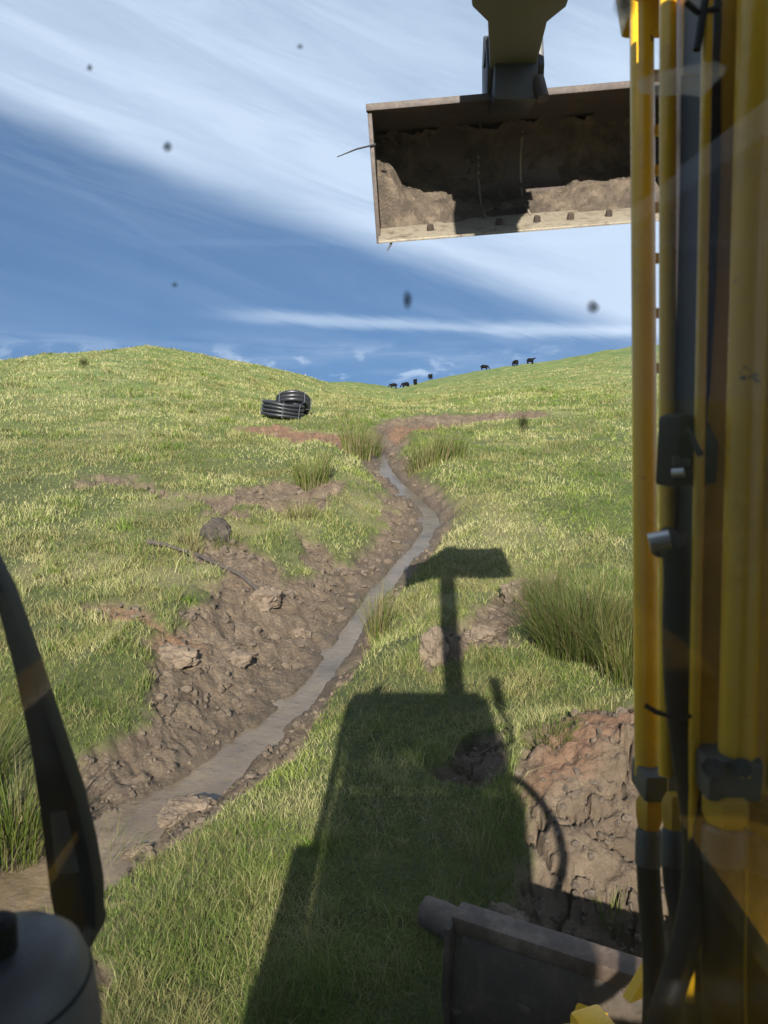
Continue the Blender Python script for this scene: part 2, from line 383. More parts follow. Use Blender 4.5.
M_RUSH = M_LEAF.copy(); M_RUSH.name = 'rush_blades'
for nd in M_RUSH.node_tree.nodes:
    if nd.type == 'VALTORGB':
        for e in nd.color_ramp.elements: c = e.color; e.color = (c[0] * .62, c[1] * .56, c[2] * .6, 1)
t = NT('muddy_water')
w1 = t.noise(7, 3, .5); w2 = t.noise(2.0, 5, .6)
sx = t.new('ShaderNodeSeparateXYZ'); t.link(t.obj(), sx.inputs[0]); mr = t.new('ShaderNodeMapRange'); t.link(sx.outputs[1], mr.inputs[0]); mr.inputs[1].default_value = 4.2; mr.inputs[2].default_value = 7.5
M_WATER = t.set(Base_Color=t.mix(mr.outputs[0], t.ramp(w2, [(.3, (.075, .053, .034)), (.7, (.145, .108, .070))]), t.ramp(w2, [(.3, (.060, .047, .033)), (.7, (.12, .095, .068))])), Roughness=t.math('MULTIPLY_ADD', w2, .10, .02), Specular_IOR_Level=.4, Normal=t.bump(t.noise(16, 4, .6), .35, .03, t.bump(w1, .3, .05)))

t = NT('window_glass')
tr = t.new('ShaderNodeBsdfTransparent'); tr.inputs[0].default_value = (.955, .965, .965, 1)
gl = t.new('ShaderNodeBsdfGlossy'); gl.inputs['Roughness'].default_value = .02
df = t.new('ShaderNodeBsdfTranslucent'); df.inputs['Color'].default_value = (.75, .74, .70, 1)
fr = t.new('ShaderNodeFresnel'); fr.inputs['IOR'].default_value = 1.45
mx = t.new('ShaderNodeMixShader'); t.link(t.math('MULTIPLY', fr.outputs[0], .45), mx.inputs[0]); t.link(tr.outputs[0], mx.inputs[1]); t.link(gl.outputs[0], mx.inputs[2])
m2 = t.new('ShaderNodeMixShader'); film = t.ramp(t.noise(5, 6, .7), [(.35, .003), (.75, .014)]); t.link(film, m2.inputs[0]); t.link(mx.outputs[0], m2.inputs[1]); t.link(df.outputs[0], m2.inputs[2])
t.link(m2.outputs[0], t.out.inputs['Surface']); M_GLASS = t.m
t = NT('tinted_hatch_glass'); tr = t.new('ShaderNodeBsdfTransparent'); tr.inputs[0].default_value = (.30, .32, .32, 1); t.link(tr.outputs[0], t.out.inputs['Surface']); M_TINT = t.m
t = NT('glass_glare')  # pale translucent colour standing in for glare on the pane
tr = t.new('ShaderNodeBsdfTransparent'); df = t.new('ShaderNodeBsdfTranslucent'); df.inputs['Color'].default_value = (.8, .8, .76, 1)
mx = t.new('ShaderNodeMixShader'); fac = t.ramp(t.noise(26, 5, .7), [(.3, .05), (.75, .42)]); t.link(fac, mx.inputs[0]); t.link(tr.outputs[0], mx.inputs[1]); t.link(df.outputs[0], mx.inputs[2])
t.link(mx.outputs[0], t.out.inputs['Surface']); M_GLARE = t.m
t = NT('dirt_speck'); t.set(Base_Color=(.06, .06, .06), Roughness=.9)
tr = t.new('ShaderNodeBsdfTransparent'); mx = t.new('ShaderNodeMixShader'); fl = t.new('ShaderNodeVectorMath', operation='MULTIPLY'); t.link(t.new('ShaderNodeTexCoord').outputs['Generated'], fl.inputs[0]); fl.inputs[1].default_value = (1, 0, 1); sp_ = t.new('ShaderNodeVectorMath', operation='DISTANCE'); t.link(fl.outputs[0], sp_.inputs[0]); sp_.inputs[1].default_value = (.5, 0, .5); t.link(t.ramp(sp_.outputs['Value'], [(.10, .62), (.52, 0.0)]), mx.inputs[0]); t.link(tr.outputs[0], mx.inputs[1]); t.link(t.bs.outputs[0], mx.inputs[2]); t.link(mx.outputs[0], t.out.inputs['Surface']); M_SPECK = t.m
t = NT('black_plastic_pipe'); M_PIPE = t.set(Base_Color=(.012, .013, .015), Roughness=.38)
t = NT('pale_stripe'); M_STRIPE = t.set(Base_Color=(.055, .06, .07), Roughness=.7)
t = NT('cow_hide'); M_COW = t.set(Base_Color=(.005, .0045, .0045), Roughness=.95, Specular_IOR_Level=.1)
M_BRANCH = m_rust('dark_branch', (.028, .022, .018), (.05, .038, .03), (.09, .07, .055), rough=.85, metal=0, scale=14)
M_WOOD = m_rust('weathered_wood', (.065, .045, .033), (.11, .08, .058), (.19, .15, .115), rough=.8, metal=0, scale=12)

# ------------------------------------------------------------------ the ground
fine = np.radians(np.linspace(-42, 42, 760)); coarse = np.radians(np.linspace(42, 318, 120)[1:-1])
TH = np.concatenate([fine, coarse]); nT = len(TH)
rad = [.5]
while rad[-1] < 6: rad.append(rad[-1] + max(.016, rad[-1] * .0062))
while rad[-1] < 45: rad.append(rad[-1] * 1.0078)
while rad[-1] < 420: rad.append(rad[-1] * 1.013)
while rad[-1] < 5000: rad.append(rad[-1] * 1.2)
rad = np.array(rad); nR = len(rad)
GX = (rad[:, None] * np.sin(TH)[None]).ravel(); GY = (rad[:, None] * np.cos(TH)[None]).ravel()
GZ = HT(GX, GY)
gm, gr = masks(GX, GY)
d, s, hw, tt = np.full(GX.shape, 9.0), np.zeros(GX.shape), np.zeros(GX.shape), np.zeros(GX.shape)
nr = (np.hypot(GX, GY) < 45) & (GY > -1)
d[nr], s[nr], hw[nr], tt[nr] = stream_dist(GX[nr], GY[nr])
gw = np.exp(-np.clip(d - hw, 0, 9) / .34)
gdry = ss(.42, .72, fbm(GX * .55, GY * .55, 4, 77)) * .8
gfar = ss(14, 40, np.hypot(GX, GY)); gdry = gdry + .35 * ss(70, 110, np.hypot(GX, GY)) * (GX > 0)
i0 = np.arange(nR - 1)[:, None] * nT; j = np.arange(nT)[None]; j2 = (j + 1) % nT
quads = np.stack([i0 + j, i0 + nT + j, i0 + nT + j2, i0 + j2], -1).reshape(-1, 4)
V = np.stack([GX, GY, GZ], 1)
ground = mesh_np('ground', V, quads[:, ::-1], M_GROUND, attrs={'mud': gm, 'wet': gw, 'red': gr, 'dry': gdry, 'far': gfar})
tag(ground, kind='structure')

# the stream: a flat ribbon of water lying in the cut
NRM = []
for i in range(len(SL)):
    e = SL[min(i + 1, len(SL) - 1)] - SL[max(i - 1, 0)]; e = e / np.linalg.norm(e); NRM.append((-e[1], e[0]))
NRM = np.array(NRM); _r = np.hypot(SL[:, 0], SL[:, 1]); cz = H0(SL[:, 0], SL[:, 1]) - (fbm(SL[:, 0] / 1.1, SL[:, 1] / 1.1, 3, 21) - .5) * .10 - ss(5, 15, _r) * (fbm(SL[:, 0] / 3.1, SL[:, 1] / 3.1, 3, 9) - .5) * .22; cz = np.convolve(np.pad(cz, 3, 'edge'), np.ones(7) / 7, 'valid')
WV = []; K = 7
for i in range(len(SL)):
    for k in range(K):
        o = (k / (K - 1) - .5) * 2 * (SLW[i] * 1.3 + .22)
        WV.append((SL[i][0] + NRM[i][0] * o, SL[i][1] + NRM[i][1] * o, cz[i] - .412))
WF = [(i * K + k, i * K + k + 1, (i + 1) * K + k + 1, (i + 1) * K + k) for i in range(len(SL) - 1) for k in range(K - 1)]
water = mesh_np('stream', WV, WF, M_WATER); tag(water, kind='structure')

# ------------------------------------------------------------------ grass
def blades(name, px, py, length, width, tone, straw, lean, parent=None, pz=None, seg=3, base_az=None, azspread=math.pi, up0=None):
    n = len(px); az = rng.uniform(-azspread, azspread, n) + (0 if base_az is None else base_az)
    dx, dy = np.cos(az), np.sin(az)
    if pz is None: pz = HT(px, py) - .01
    sa = rng.uniform(0, 2 * math.pi, n); wx, wy = np.cos(sa), np.sin(sa)
    rows = []
    for k in range(seg + 1):
        f = k / seg
        out = lean * (f ** 1.7) * length; h = length * f * np.sqrt(np.clip(1 - (lean * f * .75) ** 2, .12, 1))
        cx, cy, c_z = px + dx * out, py + dy * out, pz + h
        w = width * (1 - f) ** .6 * .5
        if k < seg: rows += [np.stack([cx - wx * w, cy - wy * w, c_z], 1), np.stack([cx + wx * w, cy + wy * w, c_z], 1)]
        else: rows.append(np.stack([cx, cy, c_z], 1))
    m = 2 * seg + 1; V = np.stack(rows, 1).reshape(-1, 3); base = (np.arange(n) * m)[:, None]
    T = []
    for k in range(seg - 1):
        T += [[2 * k, 2 * k + 1, 2 * k + 3], [2 * k, 2 * k + 3, 2 * k + 2]]
    T.append([2 * seg - 2, 2 * seg - 1, 2 * seg])
    Fq = (base[:, :, None] + np.array(T)[None]).reshape(-1, 3)
    return mesh_np(name, V, Fq, M_LEAF, parent, attrs={'tone': np.repeat(tone, m), 'straw': np.repeat(straw, m)})
def scatter(n, r0, r1, half, power=0):
    r = r0 * (r1 / r0) ** rng.random(n); a = rng.uniform(-half, half, n)
    return r * np.sin(a), r * np.cos(a), r
N1 = 820000
px, py, r = scatter(N1, 2.0, 120, R(36))
m, _ = masks(px, py); dd, sd, hw_, t_ = stream_dist(px, py)
keep = (rng.random(N1) > m * .995) & (dd > hw_ + .12) & ~((m > .35) & (rng.random(N1) < .9))
den = fbm(px * 1.7, py * 1.7, 3, 91); tuft = ss(.54, .74, fbm(px * 3.3, py * 3.3, 3, 95))
keep &= rng.random(N1) < (.55 + .5 * den + .4 * tuft) * (1 - .75 * ss(.58, .68, fbm(px * .9 + 4, py * .9, 4, 181, .6)))
px, py, r, den, tuft = px[keep], py[keep], r[keep], den[keep], tuft[keep]; n = len(px)
drym = ss(.44, .60, fbm(px * .16, py * .16, 4, 76)) * .6 + ss(.48, .60, fbm(px * .7, py * .7, 4, 77)) * .55 - .25 * ss(0, 5, px) * (py < 30) + .38 * ss(.5, 2.5, -px) * ss(6, 9, r) * (.4 + fbm(px * .35, py * .35, 2, 79)) + ss(.48, .66, fbm(px * 2.7, py * 2.7, 3, 78)) * .55
drym = np.clip(drym, 0, 1); straw = np.clip((rng.random(n) < (.07 + .42 * drym + .10 * ss(7, 18, r) + .55 * ss(.52, .64, fbm(px * 1.25 + 9, py * 1.25, 4, 171, .6)) * ss(1.0, 3.2, r) + .35 * ss(55, 90, r) * (px > 0))) * rng.uniform(.35, .9, n) + .35 * drym * rng.random(n), 0, 1)
tone = np.clip(.75 * ss(.25, .75, fbm(px * .9, py * .9, 4, 99)) + .45 * rng.random(n) - .1, 0, 1)
length = (.028 + .026 * rng.random(n) + .085 * tuft * rng.random(n) + .035 * (den > .6) * rng.random(n)) * (1 + .35 * straw) * np.clip(.85 + r / 45, 1, 1.7)
length *= np.where(rng.random(n) < .03, 1.9, 1)
width = np.maximum(.0028, .00085 * r) * rng.uniform(.7, 1.3, n)
lean = rng.uniform(.25, 1.3, n)
# rank clumps the stock have left standing
tx, ty, tr_ = scatter(700, 3.2, 70, R(36)); tm, _ = masks(tx, ty)
ok = (tm < .25) & (fbm(tx * .4, ty * .4, 3, 131) > np.where(tx < 0, .46, .53)); tx, ty, tr_ = tx[ok], ty[ok], tr_[ok]; nt_ = len(tx); B = 85
sz_ = (.07 + .16 * rng.random(nt_) ** 1.6) * np.clip(tr_ / 9, .8, 2.0); qa = rng.uniform(0, 2 * math.pi, (nt_, B)); qr = np.abs(rng.normal(0, .7, (nt_, B))) * sz_[:, None]
ex_ = (tx[:, None] + qr * np.cos(qa) * 1.25).ravel(); ey_ = (ty[:, None] + qr * np.sin(qa)).ravel(); er_ = np.repeat(tr_, B)
dryc = np.repeat(np.where(rng.random(nt_) < .72, rng.uniform(.45, .95, nt_), .08), B); tnc = np.repeat(rng.uniform(.1, .8, nt_), B)
M_ = nt_ * B
px = np.concatenate([px, ex_]); py = np.concatenate([py, ey_])
straw = np.concatenate([straw, np.clip((rng.random(M_) < dryc) * rng.uniform(.5, 1, M_), 0, 1)]); tone = np.concatenate([tone, np.clip(tnc + rng.normal(0, .2, M_), 0, 1)])
length = np.concatenate([length, (np.repeat(sz_, B) * .75 + .05) * rng.uniform(.5, 1.2, M_)]); width = np.concatenate([width, np.maximum(.003, .0008 * er_) * rng.uniform(.7, 1.2, M_)]); lean = np.concatenate([lean, rng.uniform(.2, 1.3, M_)])
grass = blades('grass', px, py, length, width, tone, straw, lean, seg=2)
tag(grass, 'green and straw coloured pasture grass covering the slopes', 'grass', kind='stuff')

def tussock(u, v, n, h, spread, label, straw=.3, dz=0.0, tone=.45, lean=.7, width=.004, name='rush_tussock', xy=None):
    x, y = gp(u, v, dz) if xy is None else xy; z = hz(x, y)
    root = empty(name, (x, y, z)); 
    a = rng.uniform(0, 2 * math.pi, n); q = np.sqrt(rng.random(n)) * spread
    bx, by = x + np.cos(a) * q, y + np.sin(a) * q
    bz = HT(bx, by) - .02
    r = math.hypot(x, y)
    ob = blades('leaves', bx - x, by - y, h * rng.uniform(.45, 1.1, n), np.maximum(width, .0007 * r) * rng.uniform(.7, 1.3, n), np.clip(tone + rng.normal(0, .2, n), 0, 1),
           np.clip((rng.random(n) < straw) * rng.uniform(.5, 1, n), 0, 1), rng.uniform(.1, lean, n), root, pz=bz - z, seg=5, base_az=a, azspread=.7)
    # one mesh: the plant needs no Empty
    ob.data.materials[0] = M_RUSH; ob.parent = None; ob.location = (x, y, z); ob.name = name; bpy.data.objects.remove(root)
    tag(ob, label, 'rushes', 'rush tussocks along the ditch and slopes'); return ob
tussock(590, 640, 2600, .72, .48, 'large dark green rush clump on the right bank by the yellow boom', .42, .1, .10, 1.1, .0045)
tussock(632, 668, 500, .6, .25, 'rush clump half hidden by the boom above the red clay bank', .4, .1, .35, .9, .005)
tussock(545, 600, 260, .5, .20, 'thin rushes leaning over the dark clod on the right bank', .45, .05, .4, .9)
tussock(378, 626, 190, .62, .10, 'slim upright rush tuft on the stream edge left of the T shaped shadow', .55, -.1, .5, .5, .006)
tussock(8, 800, 420, .55, .20, 'bright green tall grass clump at the left edge beside the wiper arm', .2, -.05, .40, .8, .006)
tussock(-30, 770, 300, .6, .22, 'tall grass clump cut by the left edge of the picture', .3, -.05, .3, .8, .006)
tussock(312, 484, 320, .75, .32, 'pale green rush clump above the left bank of the stream bend', .3, 0, .6, .6)
tussock(356, 444, 300, .95, .35, 'tall straw and green rushes at the head of the ditch, left side', .5, 0, .5, .5)
tussock(372, 440, 160, .75, .22, 'small rush tuft right at the top end of the ditch', .4, 0, .45, .5)
tussock(428, 462, 380, .75, .45, 'wide straw coloured rush clump on the right of the upper stream', .6, 0, .5, .6)
tussock(452, 456, 240, .6, .32, 'rounded green rush clump right of the upper stream', .35, 0, .4, .6)
tussock(190, 545, 170, .28, .17, 'pale dry tuft of grass beside the dark sod on the left bank', .75, 0, .75, .6)
tussock(300, 525, 170, .40, .22, 'dry grass tuft at the top of the left mud bank', .75, 0, .7, .7)
tussock(228, 542, 120, .25, .2, 'green turf tuft growing on top of the dug sod', .2, 0, .5, .8)
tussock(375, 580, 80, .25, .12, 'short straw tuft on the far left lip of the stream', .7, -.1, .5, .8)
tussock(100, 800, 190, .28, .18, 'grass overhanging the muddy water behind the wiper arm', .35, -.05, .5, 1.0)
tussock(612, 700, 160, .22, .2, 'grass tuft at the top of the red clay bank', .4, .2, .5, .9)
tussock(548, 752, 420, .12, .17, 'low green turf patch on the left shoulder of the clay bank', .35, .1, .5, 1.1)
tussock(614, 850, 60, .16, .05, 'single green grass tuft in the cracked mud bank', .1, .2, .6, .7)

# ------------------------------------------------------------------ clods of mud, sods, crumbs
def lump_mesh(rx, ry, rz, seed, sub=4, rough=.35):
    bm = bmesh.new(); bmesh.ops.create_icosphere(bm, subdivisions=sub, radius=1)
    from mathutils import noise as mn
    for v in bm.verts:
        p = v.co.copy(); o = Vector((seed * 3.1, seed * 1.7, seed * .9))
        k = 1 + rough * (mn.fractal(p * 1.3 + o, 1, 2, 4) * .7 + (mn.cell(p * 2.6 + o) - .5) * .22) + .16 * mn.fractal(p * 4.5 + o, .8, 2, 5)
        v.co = Vector((p.x * rx * k, p.y * ry * k, max(p.z, -.4) * rz * k))
    me = bpy.data.meshes.new('mud_clod'); bm.to_mesh(me); bm.free()
    me.polygons.foreach_set('use_smooth', np.full(len(me.polygons), True)); me.set_sharp_from_angle(angle=R(35)); me.materials.append(M_MUD); return me
def clod(u, v, rx, ry, rz, label, dz=0.0, rot=0, name='mud_clod', sink=.3):
    x, y = gp(u, v, dz); o = bpy.data.objects.new(name, lump_mesh(rx, ry, rz, u + v)); C.objects.link(o)
    o.location = (x, y, hz(x, y) + rz * (.4 - sink)); o.rotation_euler.z = rot
    tag(o, label, 'mud clod' if name == 'mud_clod' else 'sod', 'lumps of dug mud'); return o
clod(216, 535, .23, .2, .24, 'dark upturned sod standing on the left slope above the mud', 0, .4, 'sod').data.materials[0] = M_SOD
clod(522, 592, .24, .2, .22, 'dark rounded clod in front of the big rush clump', .05, .3)
clod(434, 655, .16, .13, .18, 'mud clod beside the shadow of the dipper arm', .05, 1)
clod(480, 632, .15, .12, .10, 'flat clod in the middle of the right hand mud heap', .05, .5)
clod(100, 848, .10, .08, .075, 'small wet clod in the water near the wiper arm', -.3, .5, sink=.15)
clod(138, 835, .13, .05, .045, 'long low clod lying in the shallow water', -.3, .5, sink=.1)
clod(190, 800, .16, .12, .07, 'crumbly clod on the near edge of the stream', -.28, .2, sink=.2)
clod(172, 812, .10, .08, .055, 'clod in the water next to the crumbly bank edge', -.3, 1.2, sink=.15)
clod(265, 600, .22, .16, .15, 'large clod high on the left mud bank under the stick', -.1, .8)
clod(175, 655, .20, .15, .12, 'brown clod at the grassy top of the left mud bank', -.05, .1)
clod(236, 655, .15, .12, .09, 'clod halfway down the left mud bank', -.15, .7)
clod(300, 625, .12, .1, .08, 'small clod near the foot of the left mud bank', -.2, 1.9)
clod(208, 770, .09, .07, .05, 'small clod at the right hand edge of the muddy water', -.28, 1.9, sink=.1)
clod(503, 905, .11, .09, .07, 'shaded clod behind the left end of the dozer blade', -.05, .2)
NC = 3600
cx, cy, cr = scatter(NC * 4, 2.4, 22, R(34)); mm, _ = masks(cx, cy); dd, _, hw_, _ = stream_dist(cx, cy)
k = (mm > .55) & (dd > hw_ + .10); cx, cy, cr = cx[k][:NC], cy[k][:NC], cr[k][:NC]; czz = HT(cx, cy)
ico = bmesh.new(); bmesh.ops.create_icosphere(ico, subdivisions=2, radius=1); iv = np.array([v.co[:] for v in ico.verts]); it = np.array([[v.index for v in f.verts] for f in ico.faces]); ico.free()
sz = (.006 + .026 * rng.random(len(cx)) ** 4) * np.clip(cr / 5, .8, 2.2)
VV = iv[None] * (1 + rng.uniform(-.28, .28, (len(cx), len(iv), 1))) * sz[:, None, None] * rng.uniform(.45, 1.3, (len(cx), 1, 3)) + np.stack([cx, cy, czz + sz * .25], 1)[:, None]
FF = it[None] + (np.arange(len(cx)) * len(iv))[:, None, None]
M_CRUMB = m_mud('mud_crumb', cols=((.06, .042, .028), (.10, .072, .048), (.15, .11, .075)), scale=1.4)
crumbs = mesh_np('mud_crumbs', VV.reshape(-1, 3), FF.reshape(-1, 3), M_CRUMB, smooth_=False)
tag(crumbs, 'loose crumbs of brown mud scattered over the dug banks', 'mud', kind='stuff')

# sticks lying on the left slope
def stick(pix, rads, name, label, cat, lift=.03):
    pts = []
    for (u, v), rr in zip(pix, rads):
        x, y = gp(u, v); pts.append((x, y, hz(x, y) + lift))
    return tag(MB().tube(pts, [q * .62 for q in rads], 8).build(name, M_BRANCH), label, cat)
stick([(148, 548), (165, 551), (188, 556)], [.05, .045, .03], 'broken_branch', 'short dark broken branch on the grass of the left slope', 'branch', .085)
stick([(196, 560), (215, 568), (240, 582), (268, 594)], [.035, .04, .04, .03], 'branch', 'long thin branch lying along the top of the left mud bank', 'branch', .09)

# log behind the dozer blade
a, b = at(434, 926, 2.60), at(560, 985, 2.95)
x, y = gp(432, 925); z = hz(x, y)
lg = MB().tube([Vector((x - .03, y + .03, z + .09)), Vector((x + .03, y - .01, z + .09)), Vector((x + .30, y - .19, z + .06)), Vector((x + .75, y - .45, z + .02))], [.062, .068, .07, .066], 18).build('log', M_WOOD)
tag(lg, 'round brown log end poking out behind the dozer blade', 'log')

# ------------------------------------------------------------------ pipe coils on the slope
def coil(name, centre, Rm, turns, layers, rpipe, tilt, rot, label):
    root = empty(name, centre); root.rotation_euler = (tilt[0], tilt[1], rot)
    tag(root, label, 'pipe coil', 'coils of drainage pipe on the left slope')
    mb = MB(); st = MB()
    for i in range(turns):
        for l in range(layers):
            q = Rm - l * rpipe * 1.9; z = rpipe * (1 + 1.95 * i)
            mb.tube([(q * math.cos(a), q * math.sin(a), z + .01 * math.sin(a * 3 + i)) for a in np.linspace(0, 2 * math.pi, 49)], [rpipe * (1.0 if k % 2 else .90) for k in range(49)], 10, False)
        st.tube([((Rm + rpipe * .93) * math.cos(a), (Rm + rpipe * .93) * math.sin(a), rpipe * (1 + 1.95 * i) + rpipe * .35 + .01 * math.sin(a * 3 + i)) for a in np.linspace(0, 2 * math.pi, 49)], .0045, 5, False)
    mb.build('pipe_turns', M_PIPE, root); st.build('stripe', M_STRIPE, root)
    top = rpipe * 1.95 * turns
    for a in (math.radians(-100), math.radians(-52), R(60), R(170)):
        c, s_ = math.cos(a), math.sin(a); o, i_ = Rm + rpipe * 1.12, Rm - rpipe * (1.9 * layers - .7)
        MB().tube([(o * c, o * s_, -.0), (o * c, o * s_, top + .02), (i_ * c, i_ * s_, top + .03), (i_ * c, i_ * s_, 0), (o * c, o * s_, 0)], .012, 6).build('strap', M_STRIPE, root)
    return root
cx_, cy_ = gp(284, 417); zc = hz(cx_, cy_); sR = cy_ / 24.0
coil('pipe_coil', (cx_ - .06 * sR, cy_, zc + .0), .60 * sR, 4, 2, .058 * sR, (R(3), R(8)), .3, 'flat lying black pipe coil with pale stripes on the grass')
coil('pipe_coil', (cx_ + .24 * sR, cy_ + .34 * sR, zc + .24 * sR), .48 * sR, 3, 2, .066 * sR, (R(-20), R(26)), .9, 'black pipe coil leaning tilted on top of another coil')

# ------------------------------------------------------------------ cows on the skyline
def cow_mesh(graze):
    J = {'rump': (-.75, 0, 1.02, .40), 'mid': (-.15, 0, .95, .48), 'sh': (.5, 0, 1.0, .43), 'neck': (.85, 0, 1.15 if graze else 1.38, .19)}
    head = (1.25, 0, .55, .13) if graze else (1.15, 0, 1.55, .14); muz = (1.38, 0, .22, .09) if graze else (1.48, 0, 1.40, .09)
    vs = [J['rump'], J['mid'], J['sh'], J['neck'], head, muz]; es = [(0, 1), (1, 2), (2, 3), (3, 4), (4, 5)]
    for sx, root in ((-.72, 0), (.52, 2)):
        for sy in (-1, 1):
            k = len(vs); bk = -.06 if sx < 0 else .03
            vs += [(sx, sy * .2, .62, .20), (sx + bk, sy * .21, .34, .12), (sx + (.0 if sx < 0 else 0), sy * .21, .03, .10)]
            es += [(root, k), (k, k + 1), (k + 1, k + 2)]
    k = len(vs); vs += [(-1.06, 0, 1.15, .05), (-1.12, 0, .6, .035)]; es += [(0, k), (k, k + 1)]
    for sy in (-1, 1): k = len(vs); vs.append((head[0] - .05, sy * .24, head[2] + .08, .045)); es.append((4, k))
    me = bpy.data.meshes.new('cow'); me.from_pydata([v[:3] for v in vs], es, []); me.update()
    o = bpy.data.objects.new('cow', me); C.objects.link(o)
    md = o.modifiers.new('skin', 'SKIN'); sk = me.skin_vertices[0].data
    for i, v in enumerate(vs): sk[i].radius = (v[3], v[3])
    sk[1].use_root = True
    sb = o.modifiers.new('sub', 'SUBSURF'); sb.levels = 1; sb.render_levels = 1
    dg = bpy.context.evaluated_depsgraph_get(); m2 = bpy.data.meshes.new_from_object(o.evaluated_get(dg))
    bpy.data.objects.remove(o); m2.materials.clear(); m2.materials.append(M_COW)
    m2.polygons.foreach_set('use_smooth', np.full(len(m2.polygons), True)); return m2
cowA, cowB = cow_mesh(False), cow_mesh(True)
def skyline(u, f=.985):                # a spot on the ridge in the direction of column u
    a = math.atan((u - 384) / F); r = np.linspace(30, 380, 1600); X, Y = r * math.sin(a), r * math.cos(a)
    el = (HT(X, Y) - EYE) / Y; k = np.argmax(el); return X[k] * f, Y[k] * f
for u, f, rz, mesh, s_, lab in [
    (483, .99, .05, cowB, 1.15, 'largest black cow grazing side on at the crest of the right hill'),
    (513, .985, 2.0, cowB, 1.0, 'black cow grazing just left of the rightmost cow on the right hill'),
    (528, .98, .3, cowA, 1.0, 'rightmost black cow, high on the right hill'),
    (430, 1.0, 1.2, cowA, .95, 'black cow standing apart, rightmost of the cows on the low saddle'),
    (415, .95, 1.4, cowA, .95, 'black cow third from the left among those on the low saddle'),
    (405, .9, 2.6, cowB, .95, 'black cow with lowered head, second from the left on the saddle'),
    (393, .88, 3.0, cowB, .8, 'leftmost black cow of the whole herd, low on the saddle')]:
    x, y = skyline(u, f); o = bpy.data.objects.new('cow', mesh); C.objects.link(o)
    o.location = (x, y, hz(x, y) - .05); o.rotation_euler.z = rz; o.scale = (s_ * .85,) * 3
    tag(o, lab, 'cow', 'black cows on the skyline')

# ------------------------------------------------------------------ the excavator
ex = empty('excavator', (0, -.6, 0)); ex_inv = Matrix.Translation((0, .6, 0))
tag(ex, 'yellow excavator the picture is taken from, bucket raised, blade down in front', 'excavator')
def P(o):                               # parent to the machine keeping world coordinates
    o.parent = ex; o.location = o.location + Vector((0, .6, 0)); return o
def SUB(o, parent): o.parent = parent; return o
def part(mb, name, mat, bevel=0, **kw): return P(mb.build(name, mat, None, bevel, **kw))
def cabpart(mb, name, mat, parent=None, bevel=0): return mb.build(name, mat, parent, bevel)

# cab: roof with a small glazed hatch, pillars, panels, windscreen
RZ = 2.60
roof = part(MB().box((-.50, -.50, RZ - .05), (.46, .40, RZ)), 'cab_roof', M_CAB, .02)
cabpart(MB().box((-.50, -1.0, RZ - .05), (.46, -.80, RZ)), 'roof_panel', M_CAB, roof, .01)
cabpart(MB().box((-.50, -.80, RZ - .048), (-.33, -.50, RZ - .002)), 'roof_rail', M_CAB, roof)
cabpart(MB().box((-.02, -.80, RZ - .048), (.46, -.50, RZ - .002)), 'roof_rail', M_CAB, roof)
cabpart(MB().box((-.25, -.80, RZ - .048), (-.19, -.50, RZ - .002)), 'roof_rail', M_CAB, roof)
cabpart(MB().box((-.39, -.799, RZ - .012), (-.25, -.501, RZ - .006)), 'hatch_glass', M_TINT, roof)
cabpart(MB().box((-.19, -.799, RZ - .012), (-.02, -.501, RZ - .006)), 'hatch_glass', M_TINT, roof)
cabpart(MB().tube([(-.33, .33, RZ), (-.33, .33, RZ + .04), (-.27, .34, RZ + .075)], .03, 10), 'work_light', M_DARK, roof)
mir = part(MB().tube([(.50, .40, 2.12), (.565, .42, 2.14), (.575, .42, 2.25), (.575, .42, 2.74)], .02, 10), 'mirror', M_DARK)
cabpart(MB().box((.545, .405, 2.42), (.63, .43, 2.72)), 'mirror_glass', M_DARK, mir, .008)
for x in (-.52, .46):
    part(MB().box((x, .36, .75), (x + .05, .41, RZ - .07)), 'cab_pillar', M_CAB, .008)
    part(MB().box((x, -1.0, .75), (x + .05, -.94, RZ - .07)), 'cab_pillar', M_CAB, .008)
    part(MB().box((x + .01, -.94, .75), (x + .04, .36, 1.5)), 'side_panel', M_YEL, .006)
    part(MB().box((x + .02, -.94, 1.5), (x + .026, .36, RZ - .07)), 'side_window', M_GLASS)
part(MB().box((-.47, -1.0, .75), (.46, -.96, RZ - .07)), 'rear_panel', M_CAB)
part(MB().box((-.56, -1.0, .70), (.50, .42, .75)), 'cab_floor', M_CAB)
part(MB().box((-.70, -1.9, .55), (.85, -1.05, 1.55)), 'engine_cover', M_YEL, .08)
part(MB().box((-.66, -1.05, .50), (.80, .30, .70)), 'turntable', M_YEL, .04)
part(MB().box((.52, -1.04, .70), (.80, .10, 1.35)), 'side_cover', M_YEL, .06)
part(MB().box((-.62, -.90, .75), (-.525, .10, 1.75)), 'door_panel', M_YEL, .03)
seat = part(MB().box((-.25, -.80, 1.15), (.25, -.30, 1.28)), 'seat', M_BLACK, .05)
cabpart(MB().box((-.24, -.93, 1.25), (.24, -.80, 1.95)), 'backrest', M_BLACK, seat, .05)
ws = part(MB().box((-.46, .385, 1.0), (.455, .39, RZ - .075)), 'windscreen', M_GLASS)
